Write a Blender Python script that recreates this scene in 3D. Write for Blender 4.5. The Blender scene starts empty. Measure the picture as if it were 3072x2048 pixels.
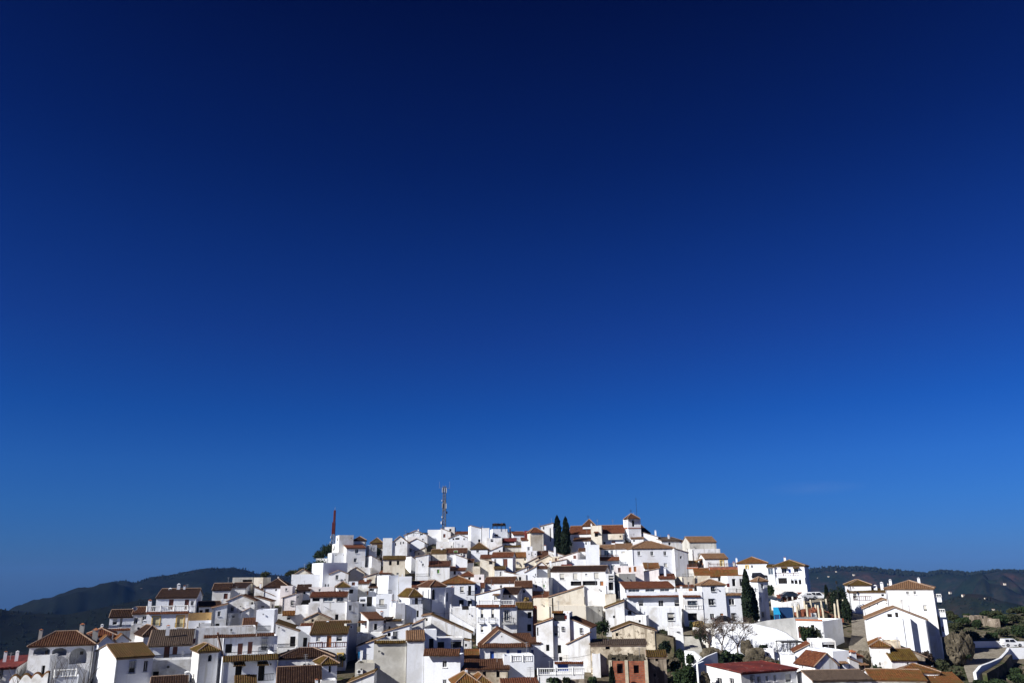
import bpy, math, random
from mathutils import Vector, Matrix, noise as mno_
sc = bpy.context.scene
# ---------------------------------------------------------------- camera
F_PX, CX, CY = 2375.0, 1536.0, 1024.0
PITCH, ROLL = math.radians(16.5), 0.012
_c, _s = math.cos(PITCH), math.sin(PITCH)
FW = Vector((0, _c, _s)); R0 = Vector((1, 0, 0)); U0 = Vector((0, -_s, _c))
CR = R0 * math.cos(ROLL) - U0 * math.sin(ROLL)
CU = U0 * math.cos(ROLL) + R0 * math.sin(ROLL)
cam_d = bpy.data.cameras.new("camera"); cam = bpy.data.objects.new("camera", cam_d)
sc.collection.objects.link(cam); sc.camera = cam
cam_d.sensor_width = 36.0; cam_d.lens = 36.0 * F_PX / 3072.0
cam_d.clip_start = 0.5; cam_d.clip_end = 30000
cam.matrix_world = Matrix(((CR.x, CU.x, -FW.x, 0), (CR.y, CU.y, -FW.y, 0), (CR.z, CU.z, -FW.z, 0), (0, 0, 0, 1)))
def ray_dir(px, py): return (FW + CR * ((px - CX) / F_PX) + CU * ((CY - py) / F_PX)).normalized()
# ---------------------------------------------------------------- light
SUN = Vector((-0.735, -0.455, 0.50)).normalized()        # from the scene towards the sun
SUN_EL = math.asin(SUN.z); SUN_AZ = math.atan2(SUN.x, SUN.y)
w = bpy.data.worlds.new("World"); sc.world = w; w.use_nodes = True
nt = w.node_tree; nt.nodes.clear()
out = nt.nodes.new("ShaderNodeOutputWorld"); bg = nt.nodes.new("ShaderNodeBackground")
sky = nt.nodes.new("ShaderNodeTexSky"); sky.sky_type = 'NISHITA'; sky.sun_disc = False
sky.sun_elevation = SUN_EL; sky.sun_rotation = SUN_AZ
sky.altitude = 600; sky.air_density = 1.0; sky.dust_density = 0.3; sky.ozone_density = 3.0
tc = nt.nodes.new("ShaderNodeTexCoord"); sx = nt.nodes.new("ShaderNodeSeparateXYZ")
rp = nt.nodes.new("ShaderNodeValToRGB"); mx = nt.nodes.new("ShaderNodeMix")
mx.data_type = 'RGBA'; mx.blend_type = 'MULTIPLY'; mx.inputs[0].default_value = 1.0
nt.links.new(tc.outputs["Generated"], sx.inputs[0]); nt.links.new(sx.outputs[2], rp.inputs[0])
# polarising-filter deepening of the clear sky, by height above the horizon
SKY_RAMP = [(0.0, (1, 1, 1)), (1.0, (1, 1, 1))]
SKY_RAMP = [(0.0002, (0.0464, 0.1049, 0.3023)), (0.0185, (0.0451, 0.1081, 0.3124)), (0.0421, (0.0424, 0.1154, 0.3209)), (0.082, (0.0389, 0.1252, 0.3324)), (0.1306, (0.0344, 0.1262, 0.3427)), (0.1899, (0.0222, 0.1093, 0.3294)), (0.2856, (0.0228, 0.0828, 0.2828)), (0.3844, (0.0156, 0.0643, 0.2375)), (0.4822, (0.0099, 0.043, 0.1812)), (0.5671, (0.0077, 0.0317, 0.1441)), (0.6404, (0.0044, 0.0215, 0.1086)), (1.0, (0.0034, 0.0172, 0.0867))]
els = rp.color_ramp.elements
els[0].position = SKY_RAMP[0][0]; els[0].color = (*SKY_RAMP[0][1], 1)
els[1].position = SKY_RAMP[-1][0]; els[1].color = (*SKY_RAMP[-1][1], 1)
for p_, c_ in SKY_RAMP[1:-1]:
    e_ = els.new(p_); e_.color = (*c_, 1)
nt.links.new(sky.outputs[0], mx.inputs[6]); nt.links.new(rp.outputs[0], mx.inputs[7])
wd = ray_dir(2445, 1462); vm = nt.nodes.new("ShaderNodeVectorMath"); vm.operation = 'SUBTRACT'; vm.inputs[1].default_value = wd
mp_ = nt.nodes.new("ShaderNodeMapping"); mp_.inputs["Rotation"].default_value = (0, 0, math.atan2(wd[0], wd[1])); mp_.inputs["Scale"].default_value = (16, 16, 110)
ln = nt.nodes.new("ShaderNodeVectorMath"); ln.operation = 'LENGTH'; mr = nt.nodes.new("ShaderNodeMapRange"); mr.inputs[1].default_value = 0.0; mr.inputs[2].default_value = 1.0; mr.inputs[3].default_value = 1.0; mr.inputs[4].default_value = 0.0
cn = nt.nodes.new("ShaderNodeTexNoise"); cn.inputs["Scale"].default_value = 2.4; cn.inputs["Detail"].default_value = 5; cm_ = nt.nodes.new("ShaderNodeMath"); cm_.operation = 'MULTIPLY'; cf = nt.nodes.new("ShaderNodeMath"); cf.operation = 'MULTIPLY'; cf.inputs[1].default_value = 0.11
cx_ = nt.nodes.new("ShaderNodeMix"); cx_.data_type = 'RGBA'; cx_.inputs[7].default_value = (1.6, 2.0, 2.7, 1)
nt.links.new(tc.outputs["Generated"], vm.inputs[0]); nt.links.new(vm.outputs[0], mp_.inputs[0]); nt.links.new(mp_.outputs[0], ln.inputs[0]); nt.links.new(ln.outputs["Value"], mr.inputs[0])
nt.links.new(mp_.outputs[0], cn.inputs["Vector"]); nt.links.new(mr.outputs[0], cm_.inputs[0]); nt.links.new(cn.outputs[0], cm_.inputs[1]); nt.links.new(cm_.outputs[0], cf.inputs[0])
nt.links.new(cf.outputs[0], cx_.inputs[0]); nt.links.new(mx.outputs[2], cx_.inputs[6]); nt.links.new(cx_.outputs[2], bg.inputs[0]); bg.inputs[1].default_value = 0.15
nt.links.new(bg.outputs[0], out.inputs[0])
sun_d = bpy.data.lights.new("sun", 'SUN'); sun_d.energy = 4.7; sun_d.angle = math.radians(0.5)
sun_d.color = (1.0, 0.975, 0.94)
sun_o = bpy.data.objects.new("sun", sun_d); sc.collection.objects.link(sun_o)
sun_o.rotation_euler = SUN.to_track_quat('Z', 'Y').to_euler()
sun_o.location = SUN * 400
sc.view_settings.view_transform = 'Standard'; sc.view_settings.look = 'None'
sc.view_settings.exposure = 0.5; sc.view_settings.gamma = 1.0
try: sc.view_settings.use_curve_mapping = False
except Exception: pass
sc.cycles.max_bounces = 6; sc.cycles.diffuse_bounces = 2; sc.cycles.volume_bounces = 0

# ---------------------------------------------------------------- picture <-> space
def ray(px, py): return FW + CR * ((px - CX) / F_PX) + CU * ((CY - py) / F_PX)
def at(px, py, Y):
    d = ray(px, py); return d * (Y / d.y)
def phi(px): return math.atan((px - CX) / F_PX / _c)
GT = [(1540, 266), (1590, 252), (1650, 230), (1700, 213), (1750, 197), (1850, 169), (1950, 143), (2048, 121), (2150, 104), (2300, 88)]
def g(v):
    for (a, A), (b, B) in zip(GT, GT[1:]):
        if v <= b: return A + (B - A) * (v - a) / (b - a)
    return 88
def ginv(Y):
    if Y > GT[0][1]: return GT[0][0]
    for (a, A), (b, B) in zip(GT, GT[1:]):
        if Y >= B: return a + (b - a) * (Y - A) / (B - A)
    return 2300
CREST = [(-900, 2040), (0, 2010), (90, 2000), (300, 1915), (440, 1895), (560, 1855), (640, 1800), (700, 1765), (850, 1752), (940, 1700),
 (1010, 1668), (1150, 1658), (1300, 1622), (1500, 1618), (1650, 1640), (1850, 1640), (1930, 1632), (2050, 1662), (2180, 1702),
 (2300, 1738), (2380, 1800), (2540, 1806), (2650, 1826), (2800, 1880), (2850, 1858), (2900, 1843), (2960, 1838), (3040, 1822), (3200, 1812), (4000, 1800)]
def lerp_tab(T, x):
    if x <= T[0][0]: return T[0][1]
    for (a, A), (b, B) in zip(T, T[1:]):
        if x <= b: return A + (B - A) * (x - a) / (b - a)
    return T[-1][1]
def ground_z(X, Y):
    if Y < 30: return -1.7 - 0.5 * max(0, Y)
    if Y < 88: return -16.7 - (Y - 30) * 0.04 if Y > 30 else -16.7
    px = max(-1500, min(4500, CX + F_PX * X / (Y * _c)))
    c = lerp_tab(CREST, px); Yc = g(c)
    v = ginv(min(Y, Yc)); d = ray(px, v); z = d.z / d.y * min(Y, Yc) - 0.9
    if Y > Yc:
        t = Y - Yc; z -= min(0.10 * t + 0.002 * t * t, 150)
    return z

# ---------------------------------------------------------------- materials
def new_mat(name):
    m = bpy.data.materials.new(name); m.use_nodes = True
    return m, m.node_tree, m.node_tree.nodes["Principled BSDF"]
def N(nt, t, **kw):
    n = nt.nodes.new(t)
    for k, v in kw.items(): setattr(n, k, v)
    return n
def noise(nt, scale, detail=4, stretch=None, rough=0.6):
    geo = N(nt, "ShaderNodeNewGeometry"); no = N(nt, "ShaderNodeTexNoise")
    no.inputs["Scale"].default_value = scale; no.inputs["Detail"].default_value = detail
    no.inputs["Roughness"].default_value = rough
    if stretch:
        mp = N(nt, "ShaderNodeMapping"); mp.inputs["Scale"].default_value = stretch
        nt.links.new(geo.outputs["Position"], mp.inputs[0]); nt.links.new(mp.outputs[0], no.inputs["Vector"])
    else: nt.links.new(geo.outputs["Position"], no.inputs["Vector"])
    return no
def ramp(nt, src, stops):
    r = N(nt, "ShaderNodeValToRGB"); e = r.color_ramp.elements
    e[0].position = stops[0][0]; e[0].color = (*stops[0][1], 1); e[1].position = stops[-1][0]; e[1].color = (*stops[-1][1], 1)
    for p, c in stops[1:-1]:
        q = e.new(p); q.color = (*c, 1)
    nt.links.new(src, r.inputs[0]); return r
def mul(nt, a, b, f=1.0, mode='MULTIPLY'):
    m = N(nt, "ShaderNodeMix", data_type='RGBA', blend_type=mode); m.inputs[0].default_value = f
    nt.links.new(a, m.inputs[6]); nt.links.new(b, m.inputs[7]); return m
def bump(nt, bs, src, strength, dist=0.05):
    b = N(nt, "ShaderNodeBump"); b.inputs["Strength"].default_value = strength; b.inputs["Distance"].default_value = dist
    nt.links.new(src, b.inputs["Height"]); nt.links.new(b.outputs[0], bs.inputs["Normal"])
def wall_mat(name, base, stain, amount, rough=0.85, patch=None):
    """limewashed plaster: broad patches, rain streaks running down, fine grain"""
    m, nt, bs = new_mat(name)
    a = noise(nt, 0.35, 5); r1 = ramp(nt, a.outputs[0], [(0.38, stain), (0.38 + amount[0], base)])
    b = noise(nt, 1.0, 5, (1.6, 1.6, 0.16)); r2 = ramp(nt, b.outputs[0], [(amount[1], stain), (amount[1] + 0.16, base)])
    x = N(nt, "ShaderNodeMix", data_type='RGBA', blend_type='DARKEN'); x.inputs[0].default_value = 1
    nt.links.new(r1.outputs[0], x.inputs[6]); nt.links.new(r2.outputs[0], x.inputs[7]); col = x.outputs[2]
    c = noise(nt, 3.0, 6); r3 = ramp(nt, c.outputs[0], [(0.3, (0.93, 0.93, 0.93)), (0.7, (1, 1, 1))])
    y = mul(nt, col, r3.outputs[0]); col = y.outputs[2]
    if patch:
        d = noise(nt, 1.1, 8, None, 0.72); r4 = ramp(nt, d.outputs[0], [(patch[1], (0, 0, 0)), (patch[1] + 0.05, (1, 1, 1))])
        z = N(nt, "ShaderNodeMix", data_type='RGBA'); nt.links.new(r4.outputs[0], z.inputs[0])
        nt.links.new(col, z.inputs[6]); z.inputs[7].default_value = (*patch[0], 1); col = z.outputs[2]
    nt.links.new(col, bs.inputs["Base Color"]); bs.inputs["Roughness"].default_value = rough
    bs.inputs["Specular IOR Level"].default_value = 0.2
    bump(nt, bs, c.outputs[0], 0.25, 0.06); return m
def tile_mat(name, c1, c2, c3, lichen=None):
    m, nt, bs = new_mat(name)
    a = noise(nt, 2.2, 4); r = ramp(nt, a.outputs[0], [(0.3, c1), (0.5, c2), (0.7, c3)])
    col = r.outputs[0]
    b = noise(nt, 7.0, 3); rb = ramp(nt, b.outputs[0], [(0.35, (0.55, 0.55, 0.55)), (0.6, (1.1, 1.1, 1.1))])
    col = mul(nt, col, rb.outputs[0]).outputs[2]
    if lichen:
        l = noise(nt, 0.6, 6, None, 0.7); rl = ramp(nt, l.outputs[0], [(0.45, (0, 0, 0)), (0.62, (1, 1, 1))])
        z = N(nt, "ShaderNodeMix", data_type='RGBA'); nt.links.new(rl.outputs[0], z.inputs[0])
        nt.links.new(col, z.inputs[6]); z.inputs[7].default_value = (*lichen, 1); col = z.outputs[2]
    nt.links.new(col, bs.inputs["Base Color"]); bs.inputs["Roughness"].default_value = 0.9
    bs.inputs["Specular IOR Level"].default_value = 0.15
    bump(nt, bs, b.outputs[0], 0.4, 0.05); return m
def plain(name, col, rough=0.7, var=0.12, scale=4.0, metal=0.0, spec=0.3):
    m, nt, bs = new_mat(name)
    a = noise(nt, scale, 4); lo = tuple(max(0, c * (1 - var)) for c in col); hi = tuple(min(1, c * (1 + var)) for c in col)
    r = ramp(nt, a.outputs[0], [(0.3, lo), (0.7, hi)]); nt.links.new(r.outputs[0], bs.inputs["Base Color"])
    bs.inputs["Roughness"].default_value = rough; bs.inputs["Metallic"].default_value = metal
    bs.inputs["Specular IOR Level"].default_value = spec; return m
M = {}
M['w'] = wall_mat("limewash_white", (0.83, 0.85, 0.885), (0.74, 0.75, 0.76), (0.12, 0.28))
M['w2'] = wall_mat("fresh_bluish_limewash", (0.84, 0.865, 0.91), (0.80, 0.82, 0.85), (0.08, 0.24))
M['w3'] = wall_mat("older_warm_limewash", (0.84, 0.845, 0.85), (0.68, 0.66, 0.62), (0.14, 0.31))
M['w4'] = wall_mat("rain_streaked_limewash", (0.81, 0.83, 0.86), (0.60, 0.59, 0.57), (0.14, 0.34))
M['v'] = wall_mat("weathered_white", (0.82, 0.825, 0.83), (0.55, 0.53, 0.49), (0.14, 0.32))
M['c'] = wall_mat("cream_plaster", (0.78, 0.72, 0.60), (0.58, 0.50, 0.38), (0.14, 0.30))
M['k'] = wall_mat("grey_cement_render", (0.60, 0.585, 0.53), (0.42, 0.40, 0.35), (0.2, 0.34))
M['G'] = wall_mat("plain_grey_concrete", (0.44, 0.44, 0.43), (0.31, 0.31, 0.30), (0.2, 0.36))
M['x'] = wall_mat("mouldy_plaster", (0.82, 0.72, 0.56), (0.34, 0.28, 0.20), (0.20, 0.35), patch=((0.27, 0.215, 0.15), 0.55))
M['s'] = wall_mat("rubble_stone", (0.36, 0.30, 0.23), (0.12, 0.095, 0.07), (0.2, 0.42), patch=((0.46, 0.38, 0.32), 0.58))
M['p'] = wall_mat("ochre_plaster", (0.52, 0.34, 0.14), (0.34, 0.21, 0.09), (0.2, 0.34))
M['i'] = wall_mat("pinkish_white", (0.82, 0.76, 0.74), (0.68, 0.62, 0.60), (0.14, 0.30))
def brick_mat():
    m, nt, bs = new_mat("raw_brick"); geo = N(nt, "ShaderNodeNewGeometry"); sp = N(nt, "ShaderNodeSeparateXYZ"); cb = N(nt, "ShaderNodeCombineXYZ"); br = N(nt, "ShaderNodeTexBrick")
    nt.links.new(geo.outputs["Position"], sp.inputs[0]); nt.links.new(sp.outputs[0], cb.inputs[0]); nt.links.new(sp.outputs[2], cb.inputs[1]); nt.links.new(cb.outputs[0], br.inputs["Vector"])
    br.inputs["Scale"].default_value = 1.0; br.inputs["Brick Width"].default_value = 0.5; br.inputs["Row Height"].default_value = 0.25; br.inputs["Mortar Size"].default_value = 0.03
    br.inputs["Color1"].default_value = (0.30, 0.07, 0.03, 1); br.inputs["Color2"].default_value = (0.40, 0.12, 0.05, 1); br.inputs["Mortar"].default_value = (0.20, 0.12, 0.08, 1)
    a = noise(nt, 0.8, 6); r = ramp(nt, a.outputs[0], [(0.35, (0.55, 0.5, 0.5)), (0.6, (1, 1, 1))]); c = mul(nt, br.outputs[0], r.outputs[0])
    nt.links.new(c.outputs[2], bs.inputs["Base Color"]); bs.inputs["Roughness"].default_value = 0.9; return m
M['B0'] = wall_mat("raw_brick_strip", (0.34, 0.095, 0.045), (0.22, 0.07, 0.04), (0.2, 0.38))
M['B'] = brick_mat()
T = {}
T['r'] = tile_mat("tile_red_brown", (0.090, 0.029, 0.015), (0.135, 0.045, 0.021), (0.179, 0.073, 0.034))
T['n'] = tile_mat("tile_brown", (0.058, 0.023, 0.013), (0.090, 0.039, 0.020), (0.127, 0.061, 0.033))
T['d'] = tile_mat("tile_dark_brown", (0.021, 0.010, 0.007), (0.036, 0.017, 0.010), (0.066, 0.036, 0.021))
T['o'] = tile_mat("tile_orange_brown", (0.114, 0.037, 0.012), (0.184, 0.068, 0.020), (0.228, 0.112, 0.041), (0.114, 0.068, 0.020))
T['y'] = tile_mat("tile_lichen_ochre", (0.051, 0.028, 0.009), (0.086, 0.048, 0.011), (0.114, 0.074, 0.020), (0.103, 0.068, 0.014))
T['g'] = tile_mat("tile_grey_brown", (0.067, 0.047, 0.036), (0.087, 0.062, 0.046), (0.107, 0.075, 0.056))
T['m'] = tile_mat("tile_mossy", (0.056, 0.030, 0.011), (0.094, 0.052, 0.019), (0.141, 0.079, 0.032), (0.079, 0.054, 0.016))
T['t'] = tile_mat("tile_tan", (0.167, 0.087, 0.044), (0.205, 0.116, 0.063), (0.244, 0.150, 0.087))
T['R'] = wall_mat("faded_red_roof_paint", (0.22, 0.036, 0.024), (0.11, 0.022, 0.018), (0.25, 0.38), patch=((0.34, 0.20, 0.16), 0.60))
P = {}
P['dark'] = plain("dark_window_glass", (0.02, 0.022, 0.028), 0.15, 0.3, 3, 0, 0.5)
P['hole'] = plain("dark_opening", (0.015, 0.013, 0.012), 0.9, 0.3)  # near-black pane colour stands in for the unlit space inside openings
P['brown'] = plain("brown_painted_wood", (0.13, 0.045, 0.028), 0.6)
P['orange'] = plain("varnished_wood", (0.33, 0.13, 0.045), 0.5)
P['blind'] = plain("pale_roller_blind", (0.55, 0.53, 0.47), 0.6, 0.06)
P['glass'] = plain("sky_reflecting_glass", (0.09, 0.12, 0.16), 0.12, 0.3, 1.5, 0.0, 0.9)
P['blue'] = plain("blue_painted_wood", (0.015, 0.06, 0.28), 0.5)
P['green'] = plain("green_shutter", (0.10, 0.22, 0.05), 0.6)
P['yellow'] = plain("yellow_surround", (0.62, 0.42, 0.12), 0.7)
P['ylblind'] = plain("yellowish_blind", (0.58, 0.52, 0.30), 0.6, 0.05)
P['frame'] = plain("white_frame", (0.74, 0.74, 0.72), 0.6, 0.05)
P['iron'] = plain("dark_iron", (0.03, 0.03, 0.033), 0.5, 0.3, 4, 0.3)
P['brick'] = plain("terracotta_brick", (0.36, 0.13, 0.06), 0.85, 0.25, 6)
P['conc'] = plain("bare_concrete", (0.50, 0.44, 0.33), 0.9, 0.2, 2)
P['metal'] = plain("galvanised_metal", (0.35, 0.36, 0.38), 0.45, 0.15, 4, 0.6)
P['verge'] = plain("verge_mortar", (0.30, 0.21, 0.15), 0.9, 0.2, 2)

# ---------------------------------------------------------------- mesh helpers
COL = sc.collection
class MB:
    def __init__(s): s.v = []; s.f = []
    def poly(s, pts):
        n = len(s.v); s.v += [tuple(p) for p in pts]; s.f.append(tuple(range(n, n + len(pts))))
    def box(s, x0, x1, y0, y1, z0, z1):
        n = len(s.v)
        s.v += [(x0, y0, z0), (x1, y0, z0), (x1, y1, z0), (x0, y1, z0), (x0, y0, z1), (x1, y0, z1), (x1, y1, z1), (x0, y1, z1)]
        s.f += [tuple(n + i for i in q) for q in ((0, 3, 2, 1), (4, 5, 6, 7), (0, 1, 5, 4), (1, 2, 6, 5), (2, 3, 7, 6), (3, 0, 4, 7))]
    def bar(s, a, b, r, n=4, r2=None):
        a, b = Vector(a), Vector(b); d = b - a
        if d.length < 1e-6: return
        r2 = r if r2 is None else r2
        u = d.orthogonal().normalized(); w_ = d.cross(u).normalized(); k = len(s.v)
        for p, rr in ((a, r), (b, r2)):
            for i in range(n):
                t = 2 * math.pi * i / n + math.pi / 4
                s.v.append(tuple(p + u * (math.cos(t) * rr) + w_ * (math.sin(t) * rr)))
        for i in range(n):
            j = (i + 1) % n; s.f.append((k + i, k + j, k + n + j, k + n + i))
        s.f.append(tuple(k + n + i for i in range(n))); s.f.append(tuple(k + i for i in reversed(range(n))))
    def build(s, name, mat, parent=None, loc=None, rz=0.0, smooth=False):
        me = bpy.data.meshes.new(name); me.from_pydata(s.v, [], s.f); me.validate(); me.update()
        if mat: me.materials.append(mat)
        if smooth: me.polygons.foreach_set("use_smooth", [True] * len(me.polygons))
        o = bpy.data.objects.new(name, me); COL.objects.link(o)
        if parent: o.parent = parent
        if loc is not None: o.location = loc
        o.rotation_euler = (0, 0, rz); return o
LABELS = set()
def tag(o, label=None, cat=None, group=None, kind=None):
    if label: o["label"] = label
    if cat: o["category"] = cat
    if group: o["group"] = group
    if kind: o["kind"] = kind
    return o
def empty(name, loc, rz=0.0):
    o = bpy.data.objects.new(name, None); COL.objects.link(o); o.empty_display_size = 1
    o.location = loc; o.rotation_euler = (0, 0, rz); return o

def tile_plane(mb, pts, up_hint=None, period=0.30, amp=0.075, thick=0.10):
    """pts: planar polygon, first edge = eave (low edge). Adds barrel-tile ribs running up the slope."""
    p = [Vector(q) for q in pts]; U = (p[1] - p[0]).normalized()
    n = (p[1] - p[0]).cross(p[2] - p[0]).normalized()
    if n.z < 0: n = -n
    V = n.cross(U).normalized()
    if V.z < 0: V = -V
    q = [((a - p[0]).dot(U), (a - p[0]).dot(V)) for a in p]
    umin = min(a[0] for a in q); umax = max(a[0] for a in q)
    def vr(u):
        vs = []
        for i in range(len(q)):
            (ua, va), (ub, vb) = q[i], q[(i + 1) % len(q)]
            if abs(ua - ub) < 1e-6:
                if abs(u - ua) < 1e-4: vs += [va, vb]
            elif min(ua, ub) - 1e-6 <= u <= max(ua, ub) + 1e-6: vs.append(va + (vb - va) * (u - ua) / (ub - ua))
        return (min(vs), max(vs)) if vs else (0, 0)
    nc = max(4, int((umax - umin) / period * 4)); prof = (0.0, 0.8, 1.0, 0.8)
    base = len(mb.v)
    for i in range(nc + 1):
        u = umin + (umax - umin) * i / nc; a, b = vr(min(max(u, umin + 1e-4), umax - 1e-4)); h = n * (prof[i % 4] * amp + 0.02)
        dz = Vector((0, 0, .07 * mno_.noise(Vector((u * .55, p[0].x * .7 + p[0].z, 0))) + .03 * mno_.noise(Vector((u * 2.3, p[0].z, 3))))); a += .05 * mno_.noise(Vector((u * 3.1, p[0].x, 7)))
        for v in (a, b): mb.v.append(tuple(p[0] + U * u + V * v + h + dz))
        mb.v.append(tuple(p[0] + U * u + V * a - n * thick))
        mb.v.append(tuple(p[0] + U * u + V * b - n * thick))
    for i in range(nc):
        k = base + 4 * i; mb.f.append((k, k + 4, k + 5, k + 1)); mb.f.append((k + 2, k, k + 4, k + 6)[::-1])
        mb.f.append((k + 2, k + 3, k + 7, k + 6)); mb.f.append((k + 1, k + 5, k + 7, k + 3))
    for k in (base, base + 4 * nc): mb.f.append((k, k + 1, k + 3, k + 2))

KIND = {'d': ('window', 'dark', 1, 0.16), 'b': ('shutter', 'brown', 0, 0.12), 'o': ('door', 'orange', 0, 0.15), 's': ('window', 'blind', 2, 0.14),
        'g': ('window', 'glass', 1, 0.18), 'v': ('opening', 'hole', 0, 0.5), 't': ('window', 'blue', 0, 0.14), 'n': ('shutter', 'green', 2, 0.1),
        'y': ('window', 'ylblind', 3, 0.12), 'a': ('arched_opening', 'hole', 0, 0.7), 'j': ('arched_opening', 'frame', 0, 1.9), 'p': ('vent', 'hole', 0, 0.2), 'k': ('balcony_door', 'dark', 1, 0.16)}
def panel(mb, org, ud, L, z0, z1, holes, nd):
    """vertical wall from org along ud (len L), z0..z1, with rectangular recesses; nd = outward normal"""
    us = sorted({0.0, L} | {h[0] for h in holes} | {h[1] for h in holes}); zs = sorted({z0, z1} | {h[2] for h in holes} | {h[3] for h in holes})
    P3 = lambda u, z, dep=0.0: (org[0] + ud[0] * u - nd[0] * dep, org[1] + ud[1] * u - nd[1] * dep, z)
    for i in range(len(us) - 1):
        for j in range(len(zs) - 1):
            um, zm = (us[i] + us[i + 1]) / 2, (zs[j] + zs[j + 1]) / 2
            if any(h[0] < um < h[1] and h[2] < zm < h[3] for h in holes): continue
            mb.poly([P3(us[i], zs[j]), P3(us[i + 1], zs[j]), P3(us[i + 1], zs[j + 1]), P3(us[i], zs[j + 1])])
    for (a, b, c, d, dep) in holes:
        mb.poly([P3(a, c), P3(b, c), P3(b, c, dep), P3(a, c, dep)]); mb.poly([P3(a, d), P3(b, d), P3(b, d, dep), P3(a, d, dep)])
        mb.poly([P3(a, c), P3(a, d), P3(a, d, dep), P3(a, c, dep)]); mb.poly([P3(b, c), P3(b, d), P3(b, d, dep), P3(b, c, dep)])
def sbox(mb, org, ud, nd, u0, u1, d0, d1, z0, z1):
    """box on a wall face: u along wall, d outward"""
    c = []
    for z in (z0, z1):
        for (u, d) in ((u0, d0), (u1, d0), (u1, d1), (u0, d1)):
            c.append((org[0] + ud[0] * u + nd[0] * d, org[1] + ud[1] * u + nd[1] * d, z))
    n = len(mb.v); mb.v += c
    mb.f += [tuple(n + i for i in q) for q in ((0, 3, 2, 1), (4, 5, 6, 7), (0, 1, 5, 4), (1, 2, 6, 5), (2, 3, 7, 6), (3, 0, 4, 7))]

def isect(Mx, My, ex, ey, hx, hy):
    den = ex * hy - ey * hx
    return (My * hx - Mx * hy) / den if abs(den) > 1e-9 else 0.0

class Vol:
    def __init__(s, x0, x1, xs, yt, yb, roof='f', yr=None, f="", a=None, d=None, m='w', t='r', q=None, xa=None, ext=None):
        s.__dict__.update(x0=x0, x1=x1, xs=xs, yt=yt, yb=yb, roof=roof, yr=yr, f=f, m=m, t=t, xa=xa)
        xm = (x0 + x1) / 2; ph = math.degrees(phi(xm))
        if a is None:
            if xs is None: a = -ph * 0.55 + 3
            elif xs < x0: a = -ph + (12 if ph > -16 else 9)
            else: a = -ph - 14
        s.a = math.radians(a); Y = g(q if q else yb); s.Y = Y
        e1 = s.e1 = Vector((math.cos(s.a), math.sin(s.a), 0)); e2 = s.e2 = Vector((-math.sin(s.a), math.cos(s.a), 0))
        h = at(xm, yt, Y); M0 = Vector((h.x, h.y, 0))
        def t_of(px, py, O, e):
            r_ = ray(px, py); return isect(O.x, O.y, e.x, e.y, r_.x, r_.y)
        t0 = t_of(x0, yt, M0, e1); t1 = t_of(x1, yt, M0, e1)
        s.O = M0 + e1 * t0; s.L = max(0.6, t1 - t0)
        dd = d or (5.0 if roof == 's' else 4.5 if roof == 'f' else 7.0)
        if xs is not None:
            if xs < x0: t = t_of(xs, yt, s.O, e2)
            else: t = t_of(xs, yt, s.O + e1 * s.L, e2)
            if 1.0 < t < 26: dd = t
            elif t >= 26: dd = 14
            elif t <= 0: dd = 8
        s.D = dd
        cx = x0 if (xs is not None and xs < x0) else x1 if xs is not None else xm
        C = s.O if cx == x0 else s.O + e1 * s.L if cx == x1 else s.O + e1 * s.L / 2
        r_ = ray(cx, yt); s.ze = C.y * r_.z / r_.y
        r_ = ray(xm, yb); s.zb = Y * r_.z / r_.y - (2.5 if ext is None else ext)
        s.pxm = s.L / max(1, abs(x1 - x0))      # metres per source px on the front
        mid = s.O + e1 * s.L / 2
        def zat(px, py, Pt): q_ = ray(px, py); return Pt.y * q_.z / q_.y
        s.zr = s.ze
        if yr is not None:
            if roof in 'g': s.zr = zat(xm, yr, mid + e2 * s.D / 2)
            elif roof == 's': s.zr = zat(xm, yr, mid + e2 * s.D)
            elif roof == 'h': s.zr = zat(xm, yr, mid + e2 * s.D / 2)
            elif roof == 'k':
                xa_ = xa or xm; s.ua = max(.1 * s.L, min(.9 * s.L, t_of(xa_, yr, M0, e1) - t0)); s.zr = zat(xa_, yr, s.O + e1 * s.ua)
            elif roof == 'l': s.zr = zat(x1, yr, s.O + e1 * s.L); s.ze = zat(x0, yt, s.O)
            elif roof == 'r': s.zr = zat(x1, yr, s.O + e1 * s.L); s.ze = zat(x0, yt, s.O)
            if roof in 'gshk': s.zr = s.ze + max(0.35, min(4.5, s.zr - s.ze))
    def face(s, px, py, fx=None):
        """pixel -> ('F'|'S', u, z); fx decides which face"""
        px_, px = px, (px if fx is None else fx)
        side = s.xs is not None and ((s.xs < s.x0 and px < s.x0) or (s.xs > s.x1 and px > s.x1))
        r_ = ray(px_, py)
        if not side:
            u = isect(s.O.x, s.O.y, s.e1.x, s.e1.y, r_.x, r_.y); Pt = s.O + s.e1 * u
            return 'F', u, Pt.y * r_.z / r_.y
        O = s.O if s.xs < s.x0 else s.O + s.e1 * s.L
        u = isect(O.x, O.y, s.e2.x, s.e2.y, r_.x, r_.y); Pt = O + s.e2 * u
        return ('L' if s.xs < s.x0 else 'R'), u, Pt.y * r_.z / r_.y

HOUSES = []
def H(label, *vols, name='house', cat='house', group='white houses packed on the hillside'):
    b = vols[0]; c = b.O + b.e1 * b.L / 2
    root = empty(name, (c.x, c.y, b.zb), b.a)
    tag(root, label, cat, group); HOUSES.append(root)
    inv = Matrix.Rotation(-b.a, 4, 'Z') @ Matrix.Translation((-c.x, -c.y, -b.zb))
    for v in vols: build_vol(root, v, inv)
    return root

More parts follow.
